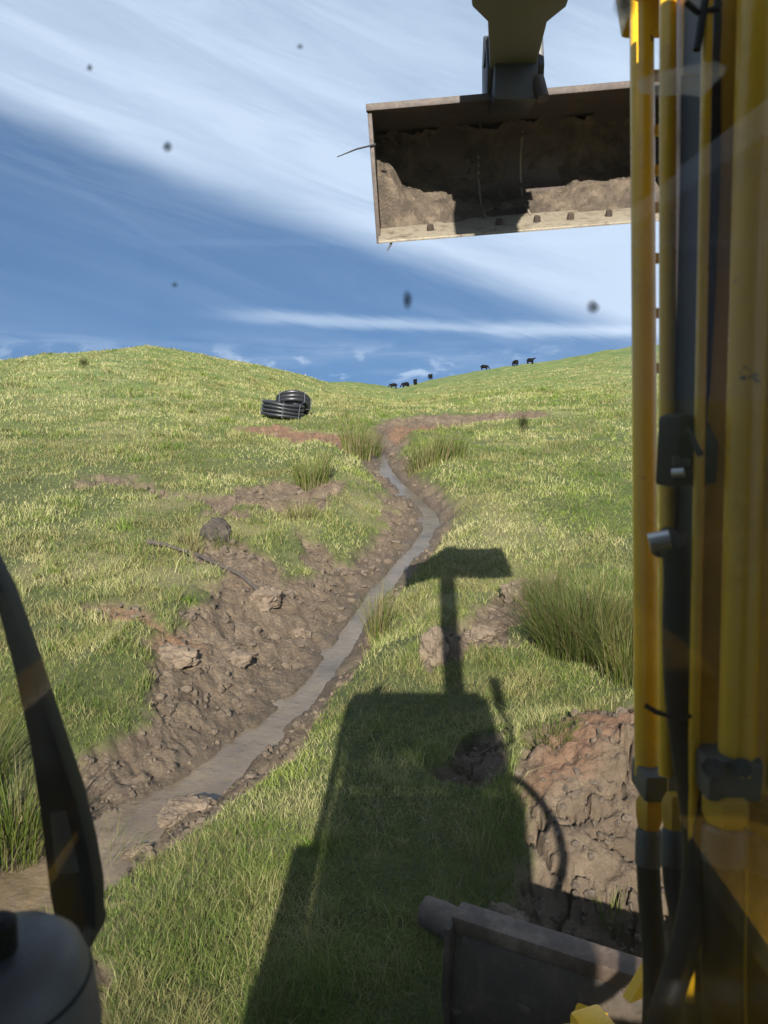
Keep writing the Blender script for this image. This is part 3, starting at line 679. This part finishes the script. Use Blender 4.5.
# dirt specks on the glass, and a pale painted reflection
def speck(u, v, rx, ry=None):
    ry = ry or rx; p = at(u, v, .384); k = .384 / F
    n = 12; ph = random.random() * 6
    out = [(p.x + math.cos(a) * rx * 1.7 * k * (1 + .2 * math.sin(3 * a + ph)), p.z + math.sin(a) * ry * 1.7 * k * (1 + .2 * math.cos(2 * a + ph))) for a in [2 * math.pi * i / n for i in range(n)]]
    SUB(MB().prism(out, 'y', .3835, .3837).build('dirt_speck', M_SPECK), ws)
for a in [(592, 307, 4.2), (407, 300, 3, 6.5), (168, 147, 3), (84, 362, 3.4), (523, 423, 4, 5), (624, 4, 7, 8), (300, 47, 1.8), (90, 68, 1.8), (175, 285, 1.8), ]: speck(*a)
sm = [at(u, v, .383) for u, v in ((637, 80), (660, 72), (690, 66), (714, 62), (726, 68), (722, 76), (712, 86), (702, 97), (684, 94), (660, 96), (640, 92))]
SUB(MB().prism([(p.x, p.z) for p in sm], 'y', .382, .3835).build('painted_glare', M_GLARE), ws)  # whitish reflection on the windscreen, painted as a translucent patch

# wiper arm outside the glass, lower left
wp = [((-22, 540), 4), ((2, 592), 6), ((24, 662), 9), ((44, 735), 13), ((60, 800), 19), ((69, 850), 22), ((75, 890), 23), ((79, 925), 20), ((80, 944), 11)]
V = []; Y0 = .43; kk = Y0 / F
L_, R_ = [], []
for i, ((u, v), w) in enumerate(wp):
    (u0, v0), (u1, v1) = wp[max(i - 1, 0)][0], wp[min(i + 1, len(wp) - 1)][0]
    l = math.hypot(u1 - u0, v1 - v0); nx, ny = (v1 - v0) / l, -(u1 - u0) / l
    L_.append(at(u - nx * w, v - ny * w, Y0)); R_.append(at(u + nx * w, v + ny * w, Y0))
out = [(p.x, p.z) for p in L_] + [(p.x, p.z) for p in reversed(R_)]
wiper = part(MB().prism(out, 'y', Y0 - .004, Y0 + .012), 'wiper_arm', M_BLACK, .003)
c_ = at(68, 872, Y0 - .006); c2 = at(58, 812, Y0 - .006)
SUB(MB().tube([c2, c_], [.005, .007], 8, flat=.3).build('painted_glint', M_GREY), wiper)  # grey sliver along the arm, painting in its glint
c_ = at(80, 930, Y0); SUB(MB().tube([c_ + Vector((0, -.02, 0)), c_ + Vector((0, .015, 0))], .011, 14).build('pivot', M_BLACK), wiper)

# rounded grey lever grip at the lower left inside the cab
cg = at(12, 1030, .30); prof = [(0, .0475), (.012, .047), (.024, .044), (.033, .036), (.0385, .022), (.041, .0), (.041, -.03), (.036, -.07), (.026, -.12), (.020, -.20)]
mb = MB(); n = 32; V = []; Fs = []
for i, (q, z) in enumerate(prof):
    for k in range(n):
        a = 2 * math.pi * k / n; V.append((cg.x + q * .92 * math.cos(a) + .18 * (z - .0475) * .2, cg.y + q * math.sin(a), cg.z + z - .004))
for i in range(len(prof) - 1):
    for k in range(n): Fs.append((i * n + k, i * n + (k + 1) % n, (i + 1) * n + (k + 1) % n, (i + 1) * n + k))
mb.add(V, Fs, True); lever = part(mb, 'control_lever', M_GRIP)
sr = [(cg.x + .0365 * .92 * math.cos(a) - .0008, cg.y + .0365 * math.sin(a), cg.z + .022) for a in np.linspace(0, 2 * math.pi, 49)]; SUB(MB().tube(sr, .0011, 6, False).build('seam', M_BLACK), lever)
c_ = at(4, 915, .29)
SUB(MB().tube([c_ + Vector((-.004, 0, -.016)), c_ + Vector((-.003, 0, -.003)), c_ + Vector((-.003, .0, -.001))], [.008, .0075, .004], 14).build('button', M_BLACK), lever)

# ---- boom rising in front of the right half of the cab
KB = .75                                # the boom stands about 0.5 to 0.7 m from the eye
def ad(u, v, dep):                      # point on a sight line by its distance along the camera's axis
    d = ray(u, v); return Vector((d[0], d[1], d[2])) * (dep * KB) + Vector((0, 0, EYE))
XL = .217
boomb = MB(); V = []; vv = list(range(-120, 1161, 80))
for v in vv:
    uN = np.interp(v, [0, 200, 700, 1000], [719, 715, 696, 688]); uF = np.interp(v, [0, 1000], [662, 666])
    dN, dF = XL / ((uN - 384) / F) / KB, XL / ((uF - 384) / F) / KB
    n_, f_ = ad(uN, v, dN), ad(uF, v, dF)
    V += [n_, n_ + Vector((.15, 0, 0)), f_ + Vector((.15, 0, 0)), f_]
n = len(vv)
boomb.add(V, [(4 * i + k, 4 * i + (k + 1) % 4, 4 * i + 4 + (k + 1) % 4, 4 * i + 4 + k) for i in range(n - 1) for k in range(4)] + [(3, 2, 1, 0), tuple(4 * n - 4 + k for k in range(4))])
boom = part(boomb, 'boom', M_YELB, .006)
# upper boom: swings forward above the cab to the dipper
def beam(mb, cen, wid, hts):
    """box section beam along points in a fixed x with half width wid and local heights"""
    V = []; n = len(cen)
    for i, c in enumerate(cen):
        c = Vector(c); tng = (Vector(cen[min(i + 1, n - 1)]) - Vector(cen[max(i - 1, 0)])).normalized()
        side = Vector((0, 0, 1)).cross(tng); side = Vector((1, 0, 0)); up = tng.cross(side).normalized() * -1
        w, h = wid[i], hts[i]
        V += [c - side * w - up * h, c + side * w - up * h, c + side * w + up * h, c - side * w + up * h]
    Fb = [(4 * i + k, 4 * i + (k + 1) % 4, 4 * i + 4 + (k + 1) % 4, 4 * i + 4 + k) for i in range(n - 1) for k in range(4)] + [(3, 2, 1, 0), tuple(4 * n - 4 + k for k in range(4))]
    mb.add(V, Fb); return mb
bt = ad(700, -100, .84); xb = XL + .075
beam(MB(), [(xb, .70, bt.z - .05), (xb + .005, .78, bt.z + .14), (xb + .02, .95, 3.05), (xb + .05, 1.25, 3.40), (xb + .10, 1.80, 3.74)], [.075, .08, .09, .09, .09], [.07, .09, .11, .12, .09]).build('upper_boom', M_YEL, boom, .006)
# the hydraulic pipe that stands off the far edge of the left plate, and its clips
k9 = .92 / F
def vpipe(u_top, u_bot, v0, v1, Y0_, Y1_, rad_, name, mat, parent, n=12):
    pts = [ad(u_top + (u_bot - u_top) * f, v0 + (v1 - v0) * f, Y0_ + (Y1_ - Y0_) * f) for f in np.linspace(0, 1, 9)]
    return SUB(MB().tubek(pts, rad_, n).build(name, mat), parent)
vpipe(641, 647, -90, 775, .905, .885, .0137, 'hydraulic_pipe', M_YEL, boom, 18)
vpipe(668, 667, -90, 775, .755, .755, .0080, 'hydraulic_pipe', M_YEL, boom, 18)
for v in (75, 130, 170, 207, 258, 313, 368, 470, 560, 650, 720):
    a, b = ad(649, v - 5, .90), ad(662, v + 5, .90); SUB(MB().box((a.x, a.y - .002, b.z), (b.x, a.y + .004, a.z)).build('pipe_clip', M_YELB, None, .001), boom)
# dark guard and hose channel lying on the left plate
def plate_strip(rows, thick, name, mat):
    pl = MB(); V1 = []
    for v, u0, u1 in rows:
        for u, x in ((u0, XL - thick), (u1, XL - thick), (u1, XL + .002), (u0, XL + .002)):
            V1.append(ad(u, v, (x if x < XL else XL - thick) / ((u - 384) / F) / KB) + Vector((0 if x < XL else thick + .002, 0, 0)))
    n = len(rows)
    pl.add(V1, [(4 * i + k, 4 * i + (k + 1) % 4, 4 * i + 4 + (k + 1) % 4, 4 * i + 4 + k) for i in range(n - 1) for k in range(4)] + [(3, 2, 1, 0), tuple(4 * n - 4 + k for k in range(4))])
    return SUB(pl.build(name, mat), boom)
plate_strip([(76, 681, 712), (180, 680, 711), (300, 677, 706), (430, 672, 699)], .004, 'hose_guard', M_BLACK)
plate_strip([(-90, 684, 714), (20, 684, 714), (74, 683, 712)], .003, 'guard_plate', M_GREY)
plate_strip([(431, 670, 698), (600, 670, 692), (800, 668, 688), (1080, 668, 686)], .003, 'hose_channel', M_BLACK)
# black work light housing between the pipes
c0 = ad(684, 452, .69)
lt = MB().prism([(-.020, -.022), (.020, -.022), (.020, .006), (.008, .022), (-.012, .026), (-.020, .024)], 'x', -.006, .012, Matrix.Translation(c0) @ Matrix.Rotation(R(-62), 4, 'Z'))
light = SUB(lt.build('hose_bracket', M_BLACK, None, .003), boom)
SUB(MB().tubek([ad(664, 424, .675), ad(680, 424, .67), ad(692, 436, .665), ad(701, 456, .66)], .0030, 8).build('bracket_rim', M_GREY), boom)
SUB(MB().tubek([ad(672, 473, .655), ad(684, 472, .65)], .004, 10).build('bolt', M_SILV), boom)
SUB(MB().tubek([ad(676, 466, .655), ad(676, 456, .655)], .003, 10).build('bolt', M_DARK), boom)
SUB(MB().tubek([ad(685, 466, .655), ad(685, 459, .655)], .004, 10).build('bolt', M_DARK), boom)
# thick black hose with bright elbow fitting
hp = [(659, 552, .70), (664, 541, .69), (673, 546, .685), (677, 570, .685), (676, 640, .685), (679, 700, .68), (686, 760, .675), (695, 820, .67), (696, 880, .665), (686, 940, .655), (668, 1000, .645), (650, 1060, .635)]
hs = smooth(np.array([tuple(ad(*h)) for h in hp]), 5)
SUB(MB().tubek([tuple(p) for p in hs[10:]], .0118, 16).build('hose', M_BLACK), boom)
SUB(MB().tubek([tuple(p) for p in hs[:12]], [.0075] * 6 + [.0125] * 6, 14).build('elbow_fitting', M_DARK), boom)
SUB(MB().tubek([ad(649, 543, .675), ad(670, 539, .67)], .0085, 10).build('bright_fitting', M_SILV), boom)
# tubes and details on the rear face toward the cab
def rear(u0, v0, v1, rad_, dy=0, name='hydraulic_pipe', mat=M_YEL, lean=-18):
    return SUB(MB().tubek([ad(u0 + lean * f, v0 + (v1 - v0) * f, .652 - dy) for f in np.linspace(0, 1, 7)], rad_, 20).build(name, mat), boom)
rear(758, -60, 772, .0155, .004, lean=-21); rear(800, -60, 790, .0155, .004, lean=-14)
rear(709, -60, 1000, .0045, -.012, lean=-20)
# cross clamp, hex fittings, ferrules and hoses below
cl = SUB(MB().box(tuple(ad(733, 792, .655) - Vector((.022, .014, 0))), tuple(ad(752, 748, .655) + Vector((.0, .01, 0)))).build('pipe_clamp', M_GREY, None, .004), boom)
SUB(MB().box(tuple(ad(643, 794, .875) - Vector((.004, .016, 0))), tuple(ad(690, 766, .875) + Vector((0, .02, 0)))).build('pipe_clamp', M_GREY, None, .004), boom)
for u, v in ((712, 768), (742, 768)): SUB(MB().tubek([ad(u, v, .625), ad(u, v, .64)], .0085, 6).build('bolt', M_DARK), boom)
def fitting(u, v, Y, rad_, hosepts):
    a = ad(u, v, Y); b = ad(u - 1, v + 34, Y); c = ad(u - 2, v + 70, Y)
    SUB(MB().tubek([a, ad(u, v + 6, Y), ad(u, v + 22, Y), b], [rad_ * .8, rad_ * 1.1, rad_ * 1.1, rad_ * .85], 6).build('hex_fitting', M_YELB), boom)
    SUB(MB().tubek([b, ad(u - 1, v + 38, Y), c], [rad_ * .85, rad_, rad_], 16).build('ferrule', M_GREY), boom)
    hh = smooth(np.array([tuple(c)] + [tuple(ad(*q)) for q in hosepts]), 5)
    SUB(MB().tubek([tuple(p) for p in hh], rad_ * .9, 14).build('hose', M_BLACK), boom)
fitting(650, 794, .875, .0145, [(650, 900, .87), (655, 980, .86), (652, 1080, .84)])
fitting(674, 794, .73, .0105, [(676, 900, .72), (690, 960, .70), (700, 1080, .68)])
fitting(726, 790, .65, .0185, [(724, 900, .65), (722, 980, .655), (726, 1080, .66)])
fitting(771, 800, .65, .0185, [(769, 900, .65), (768, 980, .655), (770, 1080, .66)])
# cable tie
SUB(MB().tubek([ad(645, 705, .66), ad(656, 712, .655), ad(680, 719, .655), ad(690, 716, .66)], .0022, 6).build('cable_tie', M_BLACK), boom)
# thin black stripe marks near the top of the guard: a strap and its end
SUB(MB().tubek([ad(707, -12, .66), ad(697, 50, .66)], .0035, 8).build('strap', M_BLACK), boom)
SUB(MB().tubek([ad(686, 2, .66), ad(697, 12, .66), ad(718, 9, .66)], .0028, 8).build('strap', M_BLACK), boom)
SUB(MB().tube([tuple(p) for p in smooth(np.array([(.36, .60, 1.78), (.55, .66, 1.80), (.70, .70, 1.62), (.74, .72, 1.35), (.62, .76, 1.08), (.42, .78, .98)]), 6)], .024, 12).build('hose', M_BLACK), boom)
# sunlit yellow swing bracket showing at the bottom
sw = part(MB().box((-.04, -.05, -.06), (.024, .05, .03), Matrix.Translation(at(603, 1040, 1.25)) @ Matrix.Rotation(R(20), 4, 'Z')), 'swing_bracket', M_YEL, .008)
SUB(MB().box((-.03, -.03, -.03), (.02, .03, .012), Matrix.Translation(at(582, 1042, 1.22))).build('lug', M_YEL, None, .006), sw)
SUB(MB().prism([(0, 0), (.03, .0), (.035, .045)], 'y', -.008, .008, Matrix.Translation(at(626, 1000, 1.05)) @ Matrix.Rotation(R(25), 4, 'Z')).build('lug', M_YEL), sw)
part(MB().box((.12, .42, .55), (.62, 1.0, .95)), 'boom_foot', M_YEL, .05)

# ---- bucket (its own axes: x across, y away, z up), dipper arm
BW = .635; bc = Vector((.600, 3.42, 3.183)); BM = Matrix.Translation(bc) @ Matrix.Rotation(R(-2), 4, 'Z') @ Matrix.Rotation(R(-4.0), 4, 'Y')
prof = [(-.10, .235), (.10, .24), (.24, .215), (.33, .155), (.375, .06), (.36, -.02), (.30, -.085), (.20, -.145), (.08, -.206), (-.06, -.268)]
pf = [tuple(p) for p in smooth(np.array(prof), 4)]
def offset(pr, t):
    o = []
    for i, p in enumerate(pr):
        a, b = pr[max(i - 1, 0)], pr[min(i + 1, len(pr) - 1)]; l = math.hypot(b[0] - a[0], b[1] - a[1])
        o.append((p[0] - (b[1] - a[1]) / l * t, p[1] + (b[0] - a[0]) / l * t))
    return o
outer = offset(pf, .014)
shell = MB().prism(pf + outer[::-1], 'x', -BW, BW)
bucket = shell.build('bucket', M_BKT); bucket.matrix_world = BM; P(bucket)
for s in (-1, 1):
    endp = MB().prism([(p[0], p[1]) for p in offset(pf, .02)] , 'x', s * BW - .002 if s > 0 else s * BW - .016, s * BW + .016 if s > 0 else s * BW + .002)
    SUB(endp.build('end_plate', M_BKT, None, .003), bucket)
SUB(MB().prism([(-.112, .224), (-.088, .224), (-.088, .256), (-.112, .252)], 'x', -BW - .02, BW + .02).build('rim_bar', M_BKT, None, .004), bucket)
SUB(MB().prism([(-.125, -.300), (.07, -.225), (.07, -.196), (.0, -.232), (-.128, -.290)], 'x', -BW - .006, BW + .006).build('cutting_edge', M_LIP, None, .003), bucket)
wr = offset(pf, -.005)[-7:]; SUB(MB().prism(wr + [(p[0], p[1]) for p in offset(pf, .002)[-7:]][::-1], 'x', -BW + .02, BW - .02).build('wear_strip', M_LIP), bucket)
for xx in (-.42, -.13, .03, .17, .33, .52):
    SUB(MB().tube([Vector((xx, -.02, -.245)), Vector((xx, -.035, -.222))], [.017, .013], 8).build('bolt', M_BKT, None), bucket)
for xx in (-.165, .03):                    # two bright weld strips down the back
    ip = offset(pf, -.004); ip2 = offset(pf, .004)
    a0, a1 = 6, len(pf) - 2
    SUB(MB().prism(ip[a0:a1] + ip2[a0:a1][::-1], 'x', xx - .004, xx + .004).build('weld_strip', M_LIP), bucket)
# mud packed in the bucket
nx, ns = 220, 110; arc = np.linspace(0, 1, len(pf)); pfa = np.array(pf)
S_ = np.linspace(.16, .90, ns); PY, PZ = np.interp(S_, arc, pfa[:, 0]), np.interp(S_, arc, pfa[:, 1])
nn = np.array(offset(list(zip(PY, PZ)), -1.0)) - np.stack([PY, PZ], 1)
XX = np.linspace(-BW + .004, BW - .004, nx)
gx, gs = np.meshgrid(XX, S_)
th = (fbm(gx * 7 + 5, gs * 6, 5, 203, .6) - .47) * .075
th += np.exp(-((gx + BW) / .12) ** 2) * (.14 + .16 * fbm(gx * 9, gs * 9, 4, 205)) * ss(.25, .45, gs)
th += np.exp(-(((gx - .42) / .2) ** 2 + ((gs - .72) / .14) ** 2)) * .075 + np.exp(-(((gx + .36) / .16) ** 2 + ((gs - .70) / .13) ** 2)) * .035
th += (fbm(gx * 30, gs * 24, 4, 207, .7) - .5) * .035
th *= 1 - ss(.84, .90, gs) * (.75 + .5 * fbm(gx * 6, gs * 2, 3, 211))
MV = np.stack([gx, PY[:, None] + nn[:, 0][:, None] * th, PZ[:, None] + nn[:, 1][:, None] * th], -1).reshape(-1, 3)
ii = np.arange(ns - 1)[:, None] * nx; jj = np.arange(nx - 1)[None]
MF = np.stack([ii + jj, ii + jj + 1, ii + nx + jj + 1, ii + nx + jj], -1).reshape(-1, 4)
SUB(mesh_np('caked_mud', MV, MF, M_BMUD), bucket)
# hitch ears on the bucket, dipper arm with its links
for xx in (-.165, .03):
    SUB(MB().prism([(.10, .245), (-.13, .25), (-.17, .32), (-.16, .44), (-.08, .48), (.02, .40)], 'x', xx, xx + .03).build('hitch_ear', M_DARK, None, .006), bucket)
dp = MB(); x0 = bc.x - .085
tip = Vector((x0, 3.33, 3.56)); el = Vector((XL + .12, 1.80, 3.76))
cen = [el + (tip - el) * f for f in (0, .4, .60, .68, .745, 1.0)]
beam(dp, cen, [.12, .14, .168, .160, .105, .088], [.13, .14, .12, .11, .10, .075])
dip = part(dp, 'dipper_arm', M_ARM, .01)
SUB(MB().tube([tip + Vector((-.115, 0, 0)), tip + Vector((.115, 0, 0))], .035, 16).build('pin', M_DARK), dip)
SUB(MB().tube([tip + (el - tip) * .34 + Vector((-.185, 0, -.03)), tip + (el - tip) * .34 + Vector((.185, 0, -.03))], .04, 16).build('pin', M_DARK), dip)
SUB(MB().tube([tip + (el - tip) * .1 + Vector((0, 0, .16)), tip + (el - tip) * .75 + Vector((0, 0, .24))], .05, 16).build('bucket_cylinder', M_YELB), dip)
SUB(MB().box((-.085, -.12, -.20), (.085, .06, .02), Matrix.Translation(tip + Vector((0, .0, -.0)))).build('coupler', M_DARK, None, .015), dip)
SUB(MB().tube([tip + Vector((.085, -.10, -.12)), tip + Vector((.105, -.13, -.20))], [.03, .025], 10).build('coupler_pin', M_BKT), dip)

# ---- dozer blade, turned with the undercarriage
bl0 = at(458, 918, 2.40); bl1 = at(645, 978, 2.12); bd = (bl1 - bl0); bd.z = 0; ang = math.atan2(bd.y, bd.x)
BMx = Matrix.Translation((bl0.x, bl0.y, 0)) @ Matrix.Rotation(ang, 4, 'Z')
zt = bl0.z; zb = hz(bl0.x, bl0.y) - .03
pr = [(0.02, zt), (-.02, zt - .04), (-.055, (zt + zb) / 2 + .05), (-.05, (zt + zb) / 2 - .08), (0.0, zb)]
pr = [tuple(p) for p in smooth(np.array(pr), 5)]
bl = MB().prism(pr + [(p[0] + .018, p[1]) for p in pr[::-1]], 'x', 0, 1.55, BMx)
blade = part(bl, 'dozer_blade', M_BLADE, .003)
SUB(MB().box((-.012, -.03, zt - .035), (1.56, .065, zt + .022), BMx).build('top_rail', M_BEDGE, None, .01), blade)
SUB(MB().prism([(-.07, zt - .0), (.06, zt + .0), (.07, zb), (-.02, zb), (-.085, (zt + zb) / 2)], 'x', -.024, -.001, BMx).build('end_plate', M_BLADE, None, .006), blade)
bx, bz_ = np.meshgrid(np.linspace(.0, 1.5, 90), np.linspace(0, 1, 30)); q_ = (fbm(bx * 5, bz_ * 3, 4, 301, .6) - .50) * .12 + (fbm(bx * 22, bz_ * 9, 3, 303) - .5) * .02
yy = np.where(bz_ < .5, -.02 - .035 * bz_ * 2, -.055 + .05 * (bz_ - .5) * 2) - q_ + .004; zz = zb + .02 + (zt - .06 - zb) * (1 - bz_)
mv = [tuple(BMx @ Vector(p)) for p in zip(bx.ravel(), yy.ravel(), zz.ravel())]; ii = np.arange(29)[:, None] * 90; jj = np.arange(89)[None]
SUB(P(mesh_np('caked_mud', mv, np.stack([ii + jj, ii + jj + 1, ii + 90 + jj + 1, ii + 90 + jj], -1).reshape(-1, 4), M_CRUMB)), blade).location = (0, 0, 0)
for xx in (.42, .95):
    SUB(MB().box((xx, -1.2, .22), (xx + .1, -.05, .34), BMx).build('push_arm', M_YEL, None, .012), blade)
# tracks under the machine, turned the same way
def track(off):
    Mx = Matrix.Translation((.18, -.45, 0)) @ Matrix.Rotation(ang, 4, 'Z'); o = [(.85 * c + .27 * math.cos(a), .30 + .30 * math.sin(a)) for c, a0 in ((1, -90), (-1, 90)) for a in [R(a0 + 15 * k) for k in range(13)]]
    tr = part(MB().prism(o, 'x', off, off + .36, Mx), 'track', M_BLACK, .02)
    SUB(MB().prism([(y * .86, .3 + (z - .3) * .8) for y, z in o], 'x', off - .012, off + .372, Mx).build('track_frame', M_DARK), tr)
track(-.78); track(.42)

# stalk caught in the bucket
a = BM @ Vector((-BW + .01, -.09, .10)); b = at(337, 157, 3.34)
st = MB().tube([a, a.lerp(b, .5) + Vector((0, 0, .006)), b], [.004, .0035, .002], 6).build('stalk', M_DARK)
tag(st, 'thin dark stalk sticking out left from the bucket', 'stalk')
a = BM @ Vector((-BW + .05, -.11, -.285))
st = MB().tube([a, a + Vector((-.005, 0, -.02)), a + Vector((-.02, 0, -.045))], [.006, .005, .002], 6).build('root', M_DARK)
tag(st, 'short dark root dangling below the left corner of the bucket', 'root')

# ------------------------------------------------------------------ light and sky
SUN_T = .50; SUN_S = .05
el_ = math.atan(SUN_T); az_ = math.atan2(-SUN_S, -1.0)              # sun stands behind the camera, a touch to the left
sd = bpy.data.lights.new('sun', 'SUN'); sd.energy = 5.0; sd.angle = R(.53); sd.color = (1, .945, .86)
sun = bpy.data.objects.new('sun', sd); C.objects.link(sun)
dirv = Vector((SUN_S, 1.0, -SUN_T * math.hypot(1, SUN_S))).normalized(); sun.rotation_euler = dirv.to_track_quat('-Z', 'Y').to_euler(); sun.location = (-2, -20, 15)
w = bpy.data.worlds.new('World'); sc.world = w; w.use_nodes = True; nt = w.node_tree; N = nt.nodes
bg = N['Background']; bg.inputs['Strength'].default_value = .078
sky = N.new('ShaderNodeTexSky'); sky.sky_type = 'NISHITA'; sky.sun_disc = False; sky.sun_elevation = el_; sky.sun_rotation = math.atan2(-SUN_S, -1.0)
sky.air_density = 1.0; sky.dust_density = .3; sky.ozone_density = 2.2; sky.altitude = 200
L = nt.links.new
def wm(op, a, b=0.0, c=0.0):
    nd = N.new('ShaderNodeMath'); nd.operation = op
    for i, x in enumerate((a, b, c)):
        if isinstance(x, bpy.types.NodeSocket): L(x, nd.inputs[i])
        else: nd.inputs[i].default_value = x
    return nd.outputs[0]
def wmr(x, a, b, c=0.0, d_=1.0):
    nd = N.new('ShaderNodeMapRange'); nd.interpolation_type = 'SMOOTHSTEP'; L(x, nd.inputs[0])
    for i, q in enumerate((a, b, c, d_)): nd.inputs[i + 1].default_value = q
    return nd.outputs[0]
tc = N.new('ShaderNodeTexCoord'); va = N.new('ShaderNodeVectorMath'); va.operation = 'MULTIPLY_ADD'; L(tc.outputs['Generated'], va.inputs[0]); va.inputs[1].default_value = (1, 1, .8); va.inputs[2].default_value = (0, 0, .42)
vn = N.new('ShaderNodeVectorMath'); vn.operation = 'NORMALIZE'; L(va.outputs[0], vn.inputs[0]); L(vn.outputs[0], sky.inputs['Vector'])
sep = N.new('ShaderNodeSeparateXYZ'); L(tc.outputs['Generated'], sep.inputs[0])
az = wm('MULTIPLY', wm('ARCTAN2', sep.outputs[0], sep.outputs[1]), 57.2958); elv = wm('MULTIPLY', wm('ARCSINE', sep.outputs[2]), 57.2958)
def wn(cx, cy, detail, rough, dist=0, seed=0.0):
    cb = N.new('ShaderNodeCombineXYZ'); L(cx, cb.inputs[0]); L(cy, cb.inputs[1]); cb.inputs[2].default_value = seed
    nd = N.new('ShaderNodeTexNoise'); nd.inputs['Scale'].default_value = 1; nd.inputs['Detail'].default_value = detail; nd.inputs['Roughness'].default_value = rough; nd.inputs['Distortion'].default_value = dist
    L(cb.outputs[0], nd.inputs['Vector']); return nd.outputs['Fac']
bend = wm('MULTIPLY', wm('MULTIPLY', az, az), .0012)
p = wm('ADD', wm('ADD', elv, wm('MULTIPLY', az, .31)), bend)        # height above the slanting cirrus edge
q = wm('SUBTRACT', az, wm('MULTIPLY', elv, .31))
big = wn(wm('MULTIPLY', q, .035), wm('MULTIPLY', p, .10), 4, .55, .4, 1.0)
str_ = wn(wm('MULTIPLY', q, .05), wm('MULTIPLY', p, .42), 6, .62, .7, 4.0)
fil = wn(wm('MULTIPLY', q, .11), wm('MULTIPLY', p, 1.3), 5, .62, .5, 8.0)
edge = wmr(wm('ADD', p, wm('MULTIPLY_ADD', big, 2.4, -1.2)), 9.4, 12.4)
body = wm('MULTIPLY', edge, wmr(p, 40, 13, .5, 1.0))
tex = wm('ADD', wm('MULTIPLY_ADD', str_, 1.05, .02), wm('MULTIPLY', fil, .34))
cir = wm('MULTIPLY', body, wmr(tex, .25, 1.05, .62, .82))
veil = wm('MULTIPLY', wmr(p, 1, 9, .04, .10), wmr(str_, .35, .7, .3, 1.5))
# a thin long streak low down, and puffs on the horizon
sp = wm('ADD', elv, wm('MULTIPLY', az, .048))
thin = wm('MULTIPLY', wmr(wm('ABSOLUTE', wm('ADD', wm('SUBTRACT', sp, 5.45), wm('MULTIPLY_ADD', fil, 1.0, -.5))), .75, .02), wm('MULTIPLY', wmr(az, -16, -4), wmr(wn(wm('MULTIPLY', az, .12), wm('MULTIPLY', sp, .6), 3, .5, 0, 2.0), .3, .6)))
puffn = wn(wm('MULTIPLY', az, .32), wm('MULTIPLY', elv, .62), 6, .55, .3, 12.0)
puff = wm('MULTIPLY', wmr(puffn, .52, .66), wm('MULTIPLY', wmr(elv, 4.6, 2.2), wmr(elv, -1.0, .6)))
low = wm('MULTIPLY', wmr(elv, 7.5, 2.0), wmr(wn(wm('MULTIPLY', az, .06), wm('MULTIPLY', elv, .5), 5, .6, .4, 21.0), .45, .72))
right = wm('MULTIPLY', wmr(az, 6, 20), wm('MULTIPLY', wmr(elv, 2, 8), .22))
cov = wm('ADD', wm('ADD', cir, veil), wm('ADD', wm('MULTIPLY', thin, .5), wm('ADD', wm('MULTIPLY', puff, .50), wm('ADD', wm('MULTIPLY', low, .22), right))))
cov = wm('MINIMUM', cov, .92)
hs_ = N.new('ShaderNodeHueSaturation'); hs_.inputs['Saturation'].default_value = 1.1; hs_.inputs['Value'].default_value = .60; L(sky.outputs[0], hs_.inputs['Color'])
mx = N.new('ShaderNodeMix'); mx.data_type = 'RGBA'; L(cov, mx.inputs[0]); L(hs_.outputs[0], mx.inputs[6]); mx.inputs[7].default_value = (3.1, 3.7, 4.6, 1)
L(mx.outputs[2], bg.inputs['Color'])

sc.view_settings.view_transform = 'Standard'; sc.view_settings.look = 'None'; sc.view_settings.exposure = 1.65; sc.view_settings.gamma = 1
sc.cycles.max_bounces = 5; sc.cycles.diffuse_bounces = 3; sc.cycles.transparent_max_bounces = 12; sc.cycles.use_denoising = True
sc.cycles.caustics_reflective = False; sc.cycles.caustics_refractive = False
